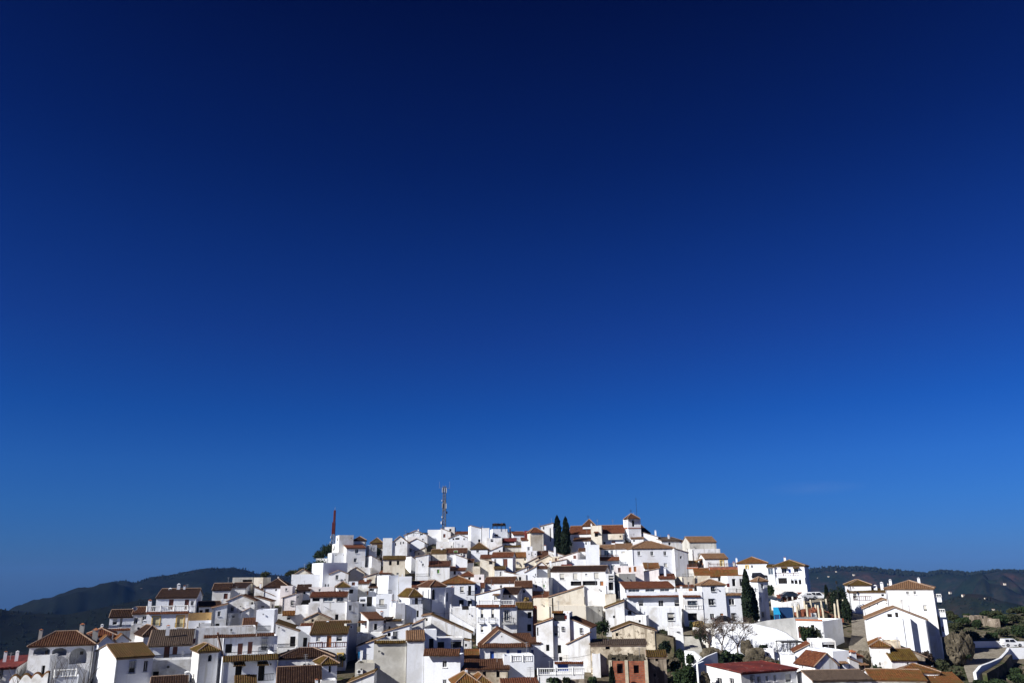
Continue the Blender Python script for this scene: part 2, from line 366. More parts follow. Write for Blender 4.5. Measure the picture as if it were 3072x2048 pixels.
def build_vol(root, s, inv):
    M4 = inv @ Matrix.Translation((s.O.x, s.O.y, 0)) @ Matrix.Rotation(s.a, 4, 'Z')
    def fin(mb, name, mat, parent=None):
        mb.v = [tuple(M4 @ Vector(p)) for p in mb.v]
        o = mb.build(name, mat); o.parent = parent or root; return o
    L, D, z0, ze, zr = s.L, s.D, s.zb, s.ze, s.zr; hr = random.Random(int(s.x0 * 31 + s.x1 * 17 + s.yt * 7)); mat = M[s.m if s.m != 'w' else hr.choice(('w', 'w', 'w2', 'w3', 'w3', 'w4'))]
    faces = {'F': ((0, 0), (1, 0), L, (0, -1)), 'L': ((0, 0), (0, 1), D, (-1, 0)), 'R': ((L, 0), (0, 1), D, (1, 0))}
    zlow = min(ze, zr) if s.roof in 'lr' else ze
    holes = {'F': [], 'L': [], 'R': []}; feats = []; extras = []
    if not s.f and s.roof != 'h' and s.m in 'wvi' and s.x1 - s.x0 > 24 and s.yb - s.yt > 16 and hr.random() < .6:
        s.f = "%s%.0f,%.0f,6,7" % (hr.choice('vdp'), s.x0 + (s.x1 - s.x0) * hr.uniform(.3, .7), s.yt + 6 + (s.yb - s.yt) * hr.uniform(.1, .3))
    for tok in s.f.split():
        k = tok[0]; n = [float(x) for x in tok[1:].split(',')]
        if k in KIND:
            x, y, w_, h_ = n; fa, ua, _z = s.face(x - w_ / 2, y, x); fb, ub, zc = s.face(x + w_ / 2, y, x)
            fc, uc, zc = s.face(x, y)
            if fa != fc: ua = uc - abs(ub - uc)
            if fb != fc: ub = uc + abs(uc - ua)
            ua, ub = min(ua, ub), max(ua, ub); org, ud, Lw, nd = faces[fc]
            sc_ = s.pxm if fc == 'F' else s.Y / F_PX * 0.96
            hh = h_ * s.Y / F_PX / 1.0
            zz0, zz1 = zc - hh / 2, zc + hh / 2; ua = max(ua, 0.12); ub = min(ub, Lw - 0.12)
            if ub - ua < 0.15: continue
            rec = zz1 < zlow - 0.05 and zz0 > z0 + .05
            if rec and not any(ua < h[1] and ub > h[0] and zz0 < h[3] and zz1 > h[2] for h in holes[fc]):
                holes[fc].append((ua, ub, zz0, zz1, KIND[k][3] + 0.02))
                feats.append((k, fc, ua, ub, zz0, zz1, True))
            else: feats.append((k, fc, ua, ub, zz0, zz1, False))
        else: extras.append((k, n))
    # ---- wall
    mb = MB()
    for key in 'FLR':
        org, ud, Lw, nd = faces[key]; panel(mb, org, ud, Lw, z0, zlow, holes[key], nd)
    mb.poly([(0, D, z0), (L, D, z0), (L, D, zlow), (0, D, zlow)])
    if s.roof == 'f':
        t = 0.22; zf = ze - 0.55
        for (a, b, c, d) in ((0, L, 0, t), (0, L, D - t, D)): mb.poly([(a, c, ze), (b, c, ze), (b, d, ze), (a, d, ze)])
        for (a, b) in ((0, t), (L - t, L)): mb.poly([(a, t, ze), (b, t, ze), (b, D - t, ze), (a, D - t, ze)])
        mb.poly([(t, t, zf), (L - t, t, zf), (L - t, D - t, zf), (t, D - t, zf)])
        for q in (((t, t), (L - t, t)), ((t, D - t), (L - t, D - t)), ((t, t), (t, D - t)), ((L - t, t), (L - t, D - t))):
            mb.poly([(*q[0], zf), (*q[1], zf), (*q[1], ze), (*q[0], ze)])
    elif s.roof == 'g':
        for x in (0, L): mb.poly([(x, 0, ze), (x, D, ze), (x, D / 2, zr)])
    elif s.roof == 's':
        for x in (0, L): mb.poly([(x, 0, ze), (x, D, ze), (x, D, zr)])
        mb.poly([(0, D, ze), (L, D, ze), (L, D, zr), (0, D, zr)])
    elif s.roof == 'k':
        for y in (0, D): mb.poly([(0, y, ze), (L, y, ze), (s.ua, y, zr)])
    elif s.roof in 'lr':
        hi = L if zr > ze else 0; zh = max(ze, zr)
        for y in (0, D): mb.poly([(0, y, zlow), (L, y, zlow), (hi, y, zh)])
        mb.poly([(hi, 0, zlow), (hi, D, zlow), (hi, D, zh), (hi, 0, zh)])
    wall = fin(mb, "wall", mat)
    # ---- roof
    oh = 0.28; mb = MB(); vg = MB(); roof = None; tm = T[s.t]
    amp = 0.08 if s.Y < 165 else 0.035
    if s.t == 'R': amp = 0.0
    def sl(z_hi, z_lo, run): return (z_hi - z_lo) / run
    if s.roof == 'g':
        k = sl(zr, ze, D / 2); zo = ze - k * oh
        tile_plane(mb, [(-.12, -oh, zo), (L + .12, -oh, zo), (L + .12, D / 2, zr), (-.12, D / 2, zr)], amp=amp)
        tile_plane(mb, [(L + .12, D + oh, zo), (-.12, D + oh, zo), (-.12, D / 2, zr), (L + .12, D / 2, zr)], amp=amp)
        vg.bar((-.12, D / 2, zr + .05), (L + .12, D / 2, zr + .05), .11, 5)
        for x in (-.14, L + .14):
            vg.bar((x, -oh, zo - .02), (x, D / 2, zr + .0), .07); vg.bar((x, D + oh, zo - .02), (x, D / 2, zr + .0), .07)
        vg.box(-.05, L + .05, -.14, -.003, ze - .32, ze - .12)
    elif s.roof == 's':
        k = sl(zr, ze, D); zo = ze - k * oh
        tile_plane(mb, [(-.12, -oh, zo), (L + .12, -oh, zo), (L + .12, D + .1, zr + k * .1), (-.12, D + .1, zr + k * .1)], amp=amp)
        for x in (-.14, L + .14): vg.bar((x, -oh, zo - .02), (x, D + .1, zr), .10)
        vg.box(-.05, L + .05, -.14, -.003, ze - .32, ze - .12)
    elif s.roof == 'k':
        for sgn, ux in ((0, -oh), (1, L + oh)):
            run = s.ua if sgn == 0 else L - s.ua; k = sl(zr, ze, run); zo = ze - k * oh
            e = [(ux, D + .12, zo), (ux, -.12, zo), (s.ua, -.12, zr), (s.ua, D + .12, zr)]
            if sgn: e = [(ux, -.12, zo), (ux, D + .12, zo), (s.ua, D + .12, zr), (s.ua, -.12, zr)]
            tile_plane(mb, e, amp=amp); vg.bar((ux, -.14, zo), (s.ua, -.14, zr), .09)
    elif s.roof in 'lr':
        lo_x, hi_x = (-oh, L + .1) if zr > ze else (L + oh, -.1); zh = max(ze, zr); k = sl(zh, zlow, L); zo = zlow - k * oh
        e = [(lo_x, D + .1, zo), (lo_x, -.1, zo), (hi_x, -.1, zh + k * .1), (hi_x, D + .1, zh + k * .1)]
        if zr <= ze: e = [e[1], e[0], e[3], e[2]]
        tile_plane(mb, e, amp=amp); vg.bar((lo_x, -.12, zo), (hi_x, -.12, zh), .08)
    elif s.roof == 'h':
        i = min(D / 2, L / 2) ; run = D / 2; rise = zr - ze
        A = [(-oh, -oh), (L + oh, -oh), (L + oh, D + oh), (-oh, D + oh)]; zo = ze - rise / run * oh * .7
        if L > D: r0, r1 = (D / 2, D / 2), (L - D / 2, D / 2)
        else: r0, r1 = (L / 2, L / 2), (L / 2, D - L / 2)
        if L > D:
            tile_plane(mb, [(*A[0], zo), (*A[1], zo), (*r1, zr), (*r0, zr)], amp=amp); tile_plane(mb, [(*A[2], zo), (*A[3], zo), (*r0, zr), (*r1, zr)], amp=amp)
            tile_plane(mb, [(*A[3], zo), (*A[0], zo), (*r0, zr)], amp=amp); tile_plane(mb, [(*A[1], zo), (*A[2], zo), (*r1, zr)], amp=amp)
            hp = ((A[0], r0), (A[3], r0), (A[1], r1), (A[2], r1))
        else:
            tile_plane(mb, [(*A[0], zo), (*A[1], zo), (*r0, zr)], amp=amp); tile_plane(mb, [(*A[2], zo), (*A[3], zo), (*r1, zr)], amp=amp)
            tile_plane(mb, [(*A[3], zo), (*A[0], zo), (*r0, zr), (*r1, zr)], amp=amp); tile_plane(mb, [(*A[1], zo), (*A[2], zo), (*r1, zr), (*r0, zr)], amp=amp)
            hp = ((A[0], r0), (A[1], r0), (A[2], r1), (A[3], r1))
        for a_, r_ in hp: vg.bar((*a_, zo + .06), (*r_, zr + .08), .11, 5)
        vg.bar((*r0, zr + .06), (*r1, zr + .06), .11, 5)
        for (a_, b_, c_, d_) in ((-.08, L + .08, -.12, -.003), (-.12, -.003, -.08, D + .08), (L + .003, L + .12, -.08, D + .08)): vg.box(a_, b_, c_, d_, ze - .3, ze - .12)
    if mb.v: roof = fin(mb, "roof", tm)
    if vg.v: fin(vg, "roof_edge", P['verge'] if s.t not in 'R' else T['R'], roof)
    # ---- windows and doors
    rnd = random.Random(int(s.x0 * 7 + s.yt * 13))
    for (k, fc, ua, ub, za, zb_, rec) in feats:
        nm, pk, fr, dep = KIND[k]; org, ud, Lw, nd = faces[fc]
        d0 = -dep if rec else 0.02; fm = MB(); pm = MB()
        w_ = ub - ua; h_ = zb_ - za; ft = min(0.06, w_ * .12)
        sbox(pm, org, ud, nd, ua, ub, d0 - 0.02 if rec else 0.004, d0, za, zb_)
        if k in 'aj':
            n = 8; r_ = w_ / 2; cz = zb_ - min(r_, h_ * .5); ry = zb_ - cz
            for sgn in (0, 1):
                pts = []
                for i in range(n + 1):
                    t = math.pi / 2 * i / n; uu = (ua + ub) / 2 + (-1 if sgn == 0 else 1) * r_ * math.cos(t); pts.append((uu, cz + ry * math.sin(t)))
                pts.append((ua if sgn == 0 else ub, zb_))
                fm.poly([(org[0] + ud[0] * u + nd[0] * .002, org[1] + ud[1] * u + nd[1] * .002, z) for u, z in pts])
            fo = fin(fm, nm, mat); fin(pm, "recess", P['hole'] if k == 'a' else P['frame'], fo); continue
        if fr:
            e = d0 + 0.05 if rec else 0.06; b0 = d0 if rec else 0.0
            for (a_, b_, c_, d_) in ((ua, ua + ft, za, zb_), (ub - ft, ub, za, zb_), (ua + ft, ub - ft, zb_ - ft, zb_), (ua + ft, ub - ft, za, za + ft)):
                sbox(fm, org, ud, nd, a_, b_, b0, e, c_, d_)
            if fr == 1:
                nm_ = 1 if w_ < 2.0 else 2 if w_ < 3 else 3
                for q_ in range(nm_):
                    uc = ua + w_ * (q_ + 1) / (nm_ + 1); sbox(fm, org, ud, nd, uc - .025, uc + .025, b0, e, za + ft, zb_ - ft)
            if fr == 3:
                pass
            fo = fin(fm, nm, P['frame'])
            pn = 'pane' if pk in ('dark', 'glass') else 'blind'
            fin(pm, pn, P[pk], fo)
            if k == 's' and h_ > .9:
                lm = MB(); sbox(lm, org, ud, nd, ua + ft, ub - ft, d0 + .004, d0 + .012, za + ft, za + h_ * rnd.choice((.12, .3, .42))); fin(lm, "pane", P['dark'], fo)
            sl_ = MB(); sbox(sl_, org, ud, nd, ua - .08, ub + .08, .003, .10, za - .09, za - .004); fin(sl_, "sill", P['frame'], fo)
            if k == 'y':
                ym = MB()
                for (a_, b_, c_, d_) in ((ua - .22, ua - .004, za, zb_ + .22), (ub + .004, ub + .22, za, zb_ + .22), (ua - .004, ub + .004, zb_ + .004, zb_ + .22)): sbox(ym, org, ud, nd, a_, b_, .003, .05, c_, d_)
                fin(ym, "surround", P['yellow'], fo)
        else:
            fin(pm, nm, P[pk])
        if k in 'dsg' and w_ < 1.7 and s.Y < 190 and rec and rnd.random() < .35:
            gm = MB(); nb = max(3, int(w_ / .22))
            for q_ in range(nb + 1): u = ua - .05 + (w_ + .1) * q_ / nb; sbox(gm, org, ud, nd, u - .012, u + .012, .16, .185, za - .08, zb_ + .08)
            for z in (za - .08, (za + zb_) / 2, zb_ + .06): sbox(gm, org, ud, nd, ua - .06, ub + .06, .0, .19, z, z + .02)
            fin(gm, "window_grille", P['iron'])
        if k == 'k':
            rail(fin, faces[fc], ua - .45, ub + .45, .0, .7, za - .02, za + 1.0)
    # ---- small fittings every wall collects
    if s.Y < 240 and ze - z0 > 3 and L > 2.5 and s.m != 's':
        if hr.random() < .45:
            u = hr.choice((.12, L - .12)); pm = MB(); pm.bar((u, -.07, z0), (u, -.07, ze - .15), .05, 5); fin(pm, "drainpipe", hr.choice((P['frame'], P['metal'], P['iron'])))
        if hr.random() < .12 and s.m != 'x':
            u, z = hr.uniform(.15, .85) * L, ze - hr.uniform(.5, 1.1)
            if not any(h[0] - .5 < u < h[1] + .5 and h[2] - .4 < z < h[3] + .4 for h in holes['F']):
                pm = MB(); pm.box(u - .4, u + .4, -.32, -.02, z - .3, z + .25); o_ = fin(pm, "air_conditioner", P['frame']); pm = MB(); pm.bar((u - .1, -.32, z), (u - .1, -.335, z), .2, 10); fin(pm, "fan_grille", P['iron'], o_)
        if hr.random() < .3:
            u, z = hr.uniform(.1, .9) * L, ze - hr.uniform(.6, 1.4)
            if not any(h[0] - .2 < u < h[1] + .2 and h[2] - .2 < z < h[3] + .2 for h in holes['F']):
                pm = MB(); pm.bar((u, -.02, z), (u, -.25, z + .05), .025); pm.box(u - .08, u + .08, -.33, -.19, z - .18, z + .05); fin(pm, "wall_lamp", P['iron'])
        if hr.random() < .4 and s.roof != 'h':
            u, y_ = hr.uniform(.15, .85) * L, D * .6; zt = max(ze, zr) + hr.uniform(.8, 1.9); pm = MB(); pm.bar((u, y_, ze - .6), (u, y_, zt), .028); a_ = hr.uniform(0, 3)
            for q_ in range(3): ca, sa = math.cos(a_), math.sin(a_); z = zt - .08 - q_ * .22; pm.bar((u - .45 * ca, y_ - .45 * sa, z), (u + .45 * ca, y_ + .45 * sa, z), .014)
            pm.bar((u + .35 * sa, y_ - .35 * ca, zt - .1), (u - .35 * sa, y_ + .35 * ca, zt - .1), .014); fin(pm, "aerial", P['metal'])
    # ---- extras
    for k, n in extras:
        if k == 'C' or k == 'c':       # chimney  x,ytop,w,h
            x, yt, w_, h_ = n; pxm = s.Y / F_PX; r_ = ray(x, yt); Pl = s.O + s.e2 * (D * .45)
            if s.roof in 'f': Pl = s.O + s.e2 * (D * .3)
            u = isect(Pl.x, Pl.y, s.e1.x, s.e1.y, r_.x, r_.y); Pt = Pl + s.e1 * u; zt = Pt.y * r_.z / r_.y; hh = h_ * pxm; ww = w_ * pxm
            y_ = (Pt - s.O).dot(s.e2); cm = MB(); cap = MB(); hw = ww / 2
            cm.box(u - hw, u + hw, y_ - hw * .8, y_ + hw * .8, zt - hh - .8, zt - ww * .45)
            for q_ in (-1, 1):
                for e_ in (-1, 1): cm.box(u + q_ * hw - (.12 * ww if q_ > 0 else 0), u + q_ * hw + (.12 * ww if q_ < 0 else 0), y_ + e_ * hw * .8 - (.12 * ww if e_ > 0 else 0), y_ + e_ * hw * .8 + (.12 * ww if e_ < 0 else 0), zt - ww * .45, zt - ww * .18)
            tz = zt - ww * .18; b1 = hw * 1.2
            cap.v = [(u - b1, y_ - b1, tz), (u + b1, y_ - b1, tz), (u + b1, y_ + b1, tz), (u - b1, y_ + b1, tz), (u, y_, zt + ww * .15)]
            cap.f = [(0, 3, 2, 1), (0, 1, 4), (1, 2, 4), (2, 3, 4), (3, 0, 4)]
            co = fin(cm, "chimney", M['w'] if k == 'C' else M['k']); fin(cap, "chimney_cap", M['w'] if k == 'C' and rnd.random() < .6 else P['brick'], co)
        elif k == 'D':                 # satellite dish x,y,r
            x, y, r0 = n; pxm = s.Y / F_PX; dsk(fin, s, x, y, r0 * pxm)
        elif k == 'N':                 # aerial x,ytop,h
            x, yt, h_ = n; pxm = s.Y / F_PX; r_ = ray(x, yt); Pl = s.O + s.e2 * (D * .5)
            u = isect(Pl.x, Pl.y, s.e1.x, s.e1.y, r_.x, r_.y); Pt = Pl + s.e1 * u; zt = Pt.y * r_.z / r_.y
            am = MB(); y_ = D * .5; am.bar((u, y_, zt - h_ * pxm - 1), (u, y_, zt), .03)
            for q_ in range(3):
                z = zt - .1 - q_ * .28; am.bar((u - .5, y_, z), (u + .5, y_ + .2, z), .015)
            for q_ in range(5): am.bar((u - .4 + .2 * q_, y_ - .25, zt - .12), (u - .4 + .2 * q_, y_ + .3, zt - .08), .012)
            fin(am, "aerial", P['metal'])
        elif k in 'RUJ':               # railing / balustrade / brown rail : x0,x1,ytop,ybot[,out]
            x0, x1, ya, yb = n[:4]; out_ = n[4] if len(n) > 4 else 0.0; xm = (x0 + x1) / 2
            fc, u0, zA = s.face(x0, ya, xm); fc2, u1, _ = s.face(x1, ya, xm); fc3, um, zt = s.face(xm, ya); _, _, zb_ = s.face(xm, yb)
            org, ud, Lw, nd = faces[fc3]; u0, u1 = min(u0, u1), max(u0, u1)
            if fc != fc3: u0 = 0
            rail(fin, faces[fc3], u0, u1, 0 if out_ else -.1, out_, zb_, zt, {'R': 'iron', 'U': 'bal', 'J': 'brown'}[k])
        elif k == 'E':                 # tile ledge x0,x1,ytop,ybot
            x0, x1, ya, yb = n; xm = (x0 + x1) / 2; fc, u0, _ = s.face(x0, ya, xm); fc2, um, zt = s.face(xm, ya); _, u1, _ = s.face(x1, ya, xm); _, _, zb_ = s.face((x0 + x1) / 2, yb)
            org, ud, Lw, nd = faces[fc2]; u0, u1 = min(u0, u1), max(u0, u1); o_ = max(.35, (zt - zb_) * 1.1); em = MB()
            pt = lambda u, d, z: (org[0] + ud[0] * u + nd[0] * d, org[1] + ud[1] * u + nd[1] * d, z)
            e = [pt(u0, o_, zb_), pt(u1, o_, zb_), pt(u1, -.0, zt), pt(u0, -.0, zt)]
            tile_plane(em, e, amp=amp, thick=.06); fin(em, "tiled_ledge", tm)
        elif k == 'A':                 # little tiled hood x,y,w,h
            x, y, w_, h_ = n; fc, um, zt = s.face(x, y - h_ / 2); _, _, zb_ = s.face(x, y + h_ / 2); fa, ua, _ = s.face(x - w_ / 2, y, x)
            org, ud, Lw, nd = faces[fc]; hw = abs(um - ua) if fa == fc else w_ * s.Y / F_PX / 2; em = MB()
            pt = lambda u, d, z: (org[0] + ud[0] * u + nd[0] * d, org[1] + ud[1] * u + nd[1] * d, z)
            e = [pt(um - hw, .75, zb_), pt(um + hw, .75, zb_), pt(um + hw * .85, .0, zt), pt(um - hw * .85, .0, zt)]
            tile_plane(em, e, amp=amp, thick=.05)
            fin(em, "window_hood", tm)
        elif k == 'G':                 # flat colour band / wall panel proud of the face: x0,x1,ytop,ybot (dark green hedge or cloth)
            x0, x1, ya, yb = n; xm = (x0 + x1) / 2; fc, u0, zt = s.face(x0, ya, xm); _, u1, _ = s.face(x1, ya, xm); _, _, zb_ = s.face((x0 + x1) / 2, yb)
            org, ud, Lw, nd = faces[fc]; gm = MB(); sbox(gm, org, ud, nd, min(u0, u1), max(u0, u1), .003, .12, zb_, zt); fin(gm, "string_course", P['brick'])
        elif k == 'Q':                 # projecting pier / block x0,x1,ytop,ybot,out
            x0, x1, ya, yb, o_ = n; xm = (x0 + x1) / 2; fc, u0, zt = s.face(x0, ya, xm); _, u1, _ = s.face(x1, ya, xm); _, _, zb_ = s.face((x0 + x1) / 2, yb)
            org, ud, Lw, nd = faces[fc]; gm = MB(); sbox(gm, org, ud, nd, min(u0, u1), max(u0, u1), .003, o_, zb_ - 2, zt); fin(gm, "pier", mat)

def rail(fin, face, u0, u1, d_in, out_, zb_, zt, style='iron'):
    org, ud, Lw, nd = face; rm = MB(); sl_ = MB()
    o_ = out_ if out_ else 0.0; h = zt - zb_
    segs = [((u0, o_ + .02 if not out_ else o_), (u1, o_ + .02 if not out_ else o_))]
    if out_: segs += [((u0, 0), (u0, o_)), ((u1, 0), (u1, o_))]; sbox(sl_, org, ud, nd, u0, u1, .003, o_ + .05, zb_ - .14, zb_)
    P3 = lambda u, d, z: (org[0] + ud[0] * u + nd[0] * d, org[1] + ud[1] * u + nd[1] * d, z)
    r = {'iron': .022, 'bal': .06, 'brown': .035}[style]; stp = {'iron': .2, 'bal': .3, 'brown': .35}[style]
    for (a, b) in segs:
        ln = math.hypot(b[0] - a[0], b[1] - a[1]); n = max(1, int(ln / stp))
        rm.bar(P3(*a, zt), P3(*b, zt), r * 1.5)
        rm.bar(P3(*a, zb_ + .06), P3(*b, zb_ + .06), r * 1.2)
        for i in range(n + 1):
            t = i / n; u = a[0] + (b[0] - a[0]) * t; d = a[1] + (b[1] - a[1]) * t; post = style != 'iron' and i % (8 if style == 'bal' else 6) == 0
            rm.bar(P3(u, d, zb_), P3(u, d, zt + (.12 if post else 0)), r * (2.2 if post else .75))
    o = fin(rm, {'iron': 'railing', 'bal': 'balustrade', 'brown': 'wooden_rail'}[style], {'iron': P['iron'], 'bal': P['frame'], 'brown': P['brown']}[style])
    if sl_.v: fin(sl_, "balcony_slab", P['frame'])

def dish_mesh(c, nrm, r, depth=.18):
    mb = MB(); nrm = Vector(nrm).normalized(); u = nrm.orthogonal().normalized(); w_ = nrm.cross(u); c = Vector(c)
    mb.v.append(tuple(c - nrm * r * depth)); n = 14
    for ring in (0.5, 1.0):
        for i in range(n):
            t = 2 * math.pi * i / n; mb.v.append(tuple(c + (u * math.cos(t) + w_ * math.sin(t)) * r * ring - nrm * r * depth * (1 - ring ** 2)))
    for i in range(n):
        j = (i + 1) % n; mb.f.append((0, 1 + i, 1 + j)); mb.f.append((1 + i, 1 + n + i, 1 + n + j, 1 + j))
    mb.bar(c - nrm * r * depth, c - nrm * r * .6 - Vector((0, 0, r * 1.2)), r * .06)
    mb.bar(c - nrm * r * .1 - w_ * r * .9, c + nrm * r * .7, r * .03)
    return mb
def dsk(fin, s, x, y, r):
    r_ = ray(x, y); Pl = s.O + s.e2 * (-.5)
    u = isect(Pl.x, Pl.y, s.e1.x, s.e1.y, r_.x, r_.y); Pt = Pl + s.e1 * u; z = Pt.y * r_.z / r_.y
    fin(dish_mesh((u, -.5, z), (.35, -.8, .45), r), "satellite_dish", P['metal'])
V = Vol
# ================================================================ houses, left part of the village
H("low white house with red painted sloping terrace roof and two pot-topped posts, bottom left corner",
  V(-40,50,100,1998,2075,'s',1965,"d3,2022,10,28 C18,1952,8,14 C53,1951,8,14",a=22,t='R',q=2075))
H("white house with three wide veranda arches under a red hipped roof with brown chimneys",
  V(90,282,None,1932,2060,'h',1893,"j125,1952,50,19 j178,1954,44,20 j234,1966,52,42 v245,1957,10,9 v140,1955,9,10 c124,1886,9,26 c288,1884,14,36 c248,1869,12,14",a=22,t='n',q=2045,d=5.5),  # red roof in darker brown tile, its backlit shade put into the colour
  V(88,152,200,1964,2075,'f',None,"v128,2012,11,30",a=10,q=2062),
  V(160,232,None,2030,2075,'f',None,"U166,230,2008,2029",a=24,q=2068,d=3))
H("house behind the arcade with dark red hipped roof and small orange gabled dormers",
  V(262,346,None,1906,1950,'h',1884,"",a=26,t='r',q=1985,d=8),
  V(297,345,None,1925,1950,'k',1905,"",a=30,t='o',q=2000,d=3),
  V(346,388,None,1918,1950,'k',1901,"",a=30,t='o',q=1990,d=3))
H("big white house with brown gabled roof, bright left wall and shaded right wall, lower left",
  V(350,460,231,1971,2080,'g',1929,"s397,2000,19,30 d437,1997,13,30",a=37,t='m',q=2080))
H("white house with open terrace and tiled lean-to roof, leftmost of the upper houses",
  V(330,398,None,1848,1884,'g',1828,"s345,1863,14,18 d363,1866,8,26 R312,392,1874,1884",a=20,t='d',d=5),
  V(305,398,None,1886,1922,'f',None,"E322,396,1884,1890 C307,1871,7,12",a=20,q=1908),
  V(398,442,None,1838,1880,'g',1820,"d407,1863,12,20 d432,1858,11,20 C403,1822,9,30 D406,1824,6",a=18,t='n'))
H("small plain white block with a domed chimney below the dish-topped house",
  V(393,440,None,1873,1930,'f',None,"C435,1858,10,12",a=22,d=5,m='v'))
H("two-storey white house with brown shutters above a white balustrade and yellow-framed windows",
  V(470,590,607,1789,1834,'g',1765,"b513,1812,14,28 b560,1812,13,28 d577,1808,9,12 C537,1750,9,14 C554,1755,6,9 C511,1763,9,6",a=17,t='d',q=1865,d=7),
  V(441,568,582,1834,1892,'f',None,"y468,1862,20,24 y540,1864,19,30 E441,567,1834,1840 U442,569,1817,1833 R455,485,1868,1876 R525,556,1868,1878 C451,1798,9,18",a=14,q=1878))
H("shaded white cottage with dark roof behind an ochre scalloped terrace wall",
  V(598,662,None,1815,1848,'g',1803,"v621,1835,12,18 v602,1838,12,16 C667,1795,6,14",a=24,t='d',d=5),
  V(566,640,None,1838,1860,'f',None,"",a=22,m='p',q=1878,d=3),
  V(566,639,None,1860,1900,'f',None,"g604,1875,17,15",a=22,q=1882,d=4))
H("narrow grey-white house with slanting wall top and one barred window",
  V(637,682,692,1822,1866,'l',1811,"d657,1840,9,14 v652,1876,12,12",a=19,t='n',d=6,q=1885))
H("house with dark hipped roof and bright left wall beside the brown-roofed awning house",
  V(431,487,405,1905,1952,'h',1874,"",a=34,t='d'))
H("brown-tiled terrace house with striped awning, brown door and small barred window",
  V(446,574,None,1932,1977,'s',1888,"b500,1955,17,33 b525,1950,14,20 R462,575,1962,1977 C505,1874,10,14 E445,540,1929,1937",a=20,t='g',d=7,q=1995),
  V(546,580,None,1927,1950,'s',1915,"",a=20,t='R',q=1985,d=4,m='i'),
  V(452,576,None,1978,2045,'f',None,"v467,2022,18,16",a=20,m='v',q=2020,d=4))
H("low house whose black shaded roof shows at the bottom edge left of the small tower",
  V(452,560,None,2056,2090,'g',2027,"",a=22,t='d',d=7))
H("slim white tower house with an ochre pyramid roof and one arched window",
  V(598,656,577,1952,2085,'h',1929,"a630,1973,11,17 C563,2012,13,10",a=31,t='y',q=2070))
H("white house with two tiled window hoods and brown doors on its upper terrace",
  V(668,833,650,1971,2085,'f',None,"E669,833,1963,1979 R676,830,1953,1963 A718,1990,38,10 A788,1988,36,10 v716,2010,20,28 v784,2017,19,42 R785,822,2020,2040 E703,770,2024,2050",a=23,t='m',q=2066,d=7),
  V(672,833,None,1908,1965,'f',None,"v686,1944,20,24 b720,1948,15,34 b750,1942,14,32 s793,1932,19,30 R776,818,1940,1962 E612,768,1902,1910 E770,823,1898,1906",a=20,t='n',q=2018,d=5),
  V(655,672,None,1906,2060,'r',1960,"",a=20,q=2055,d=3))
H("long stained grey-white terrace wall house with tiled coping under the tall white block",
  V(585,768,None,1880,1904,'f',None,"",a=20,m='v',d=5,q=1935))
H("tiny house with a steep striped brown tile roof leaning against the tall white block",
  V(728,768,None,1884,1904,'s',1853,"d741,1897,14,8",a=16,t='n',d=4,q=1915))
H("tall white block with roof terrace, red awning line and a rusty slanting flue",
  V(770,824,None,1828,1904,'f',None,"v795,1850,2,6 R772,812,1876,1890 N787,1822,24 v822,1858,5,6",a=10,d=6))
H("white gabled house with brown verge and small arched window, left of centre slope",
  V(682,763,None,1800,1852,'k',1783,"d696,1826,10,12 a756,1810,6,10 C721,1812,14,14",a=10,t='n',d=8,m='v'))
H("white house with roof falling to the right above a solar heater frame",
  V(764,812,826,1787,1828,'r',1801,"d818,1818,6,13 d788,1819,10,6",a=4,t='n'))
H("small white lean-to with brown roof between the gabled house and the tall block",
  V(724,748,None,1834,1860,'l',1822,"",a=12,t='n',d=4))
H("white house with dark red-brown roof and brown window on the left skyline",
  V(638,692,None,1767,1797,'g',1749,"b677,1787,12,15",a=14,t='d',d=7))
H("white house with shaded gable end and thin dark roof strip, beside the skyline house",
  V(689,739,765,1759,1792,'g',1747,"d746,1778,6,14 C758,1787,9,8",a=12,t='d'))
H("flat grey concrete house with a dark loggia opening on the left skyline",
  V(698,760,None,1731,1750,'f',None,"v742,1741,28,7",a=14,m='k',d=6))
H("cream concrete block beside the grey loggia house, with an angled solar panel",
  V(762,790,None,1731,1760,'f',None,"",a=0,m='c',d=6))
H("white house under a dark red hipped roof with one tiny square window",
  V(792,864,None,1759,1802,'h',1735,"v828,1768,5,6 C835,1729,4,8",a=8,t='d',d=8),
  V(838,876,None,1752,1764,'r',1760,"",a=4,q=1785,t='n',d=4))
H("low white outbuilding with rust-brown mono-pitch roof falling right",
  V(764,822,None,1760,1803,'r',1784,"C782,1748,5,10",a=6,t='n',d=5,m='v'))
H("white house with slanted roofline and a single cream window near the left middle",
  V(848,888,922,1791,1832,'l',1778,"s876,1808,8,13 d893,1790,6,8",a=8,t='n',m='i'))
H("plain white box house just right of the cream-window house",
  V(888,926,None,1815,1868,'f',None,"",a=6,m='v',d=5))
H("small shaded house with short red tile canopy and iron balcony rail",
  V(826,888,None,1843,1872,'f',None,"E848,886,1831,1845 R823,847,1822,1838 v866,1852,10,10",a=14,t='o',d=5))
H("white house with a diagonal shadow, terrace and ochre roof falling right",
  V(828,897,910,1868,1944,'r',1891,"v878,1923,16,27 R833,885,1930,1942",a=14,t='m',q=1952),
  V(828,888,None,1942,1960,'f',None,"",a=14,q=1962,d=3))
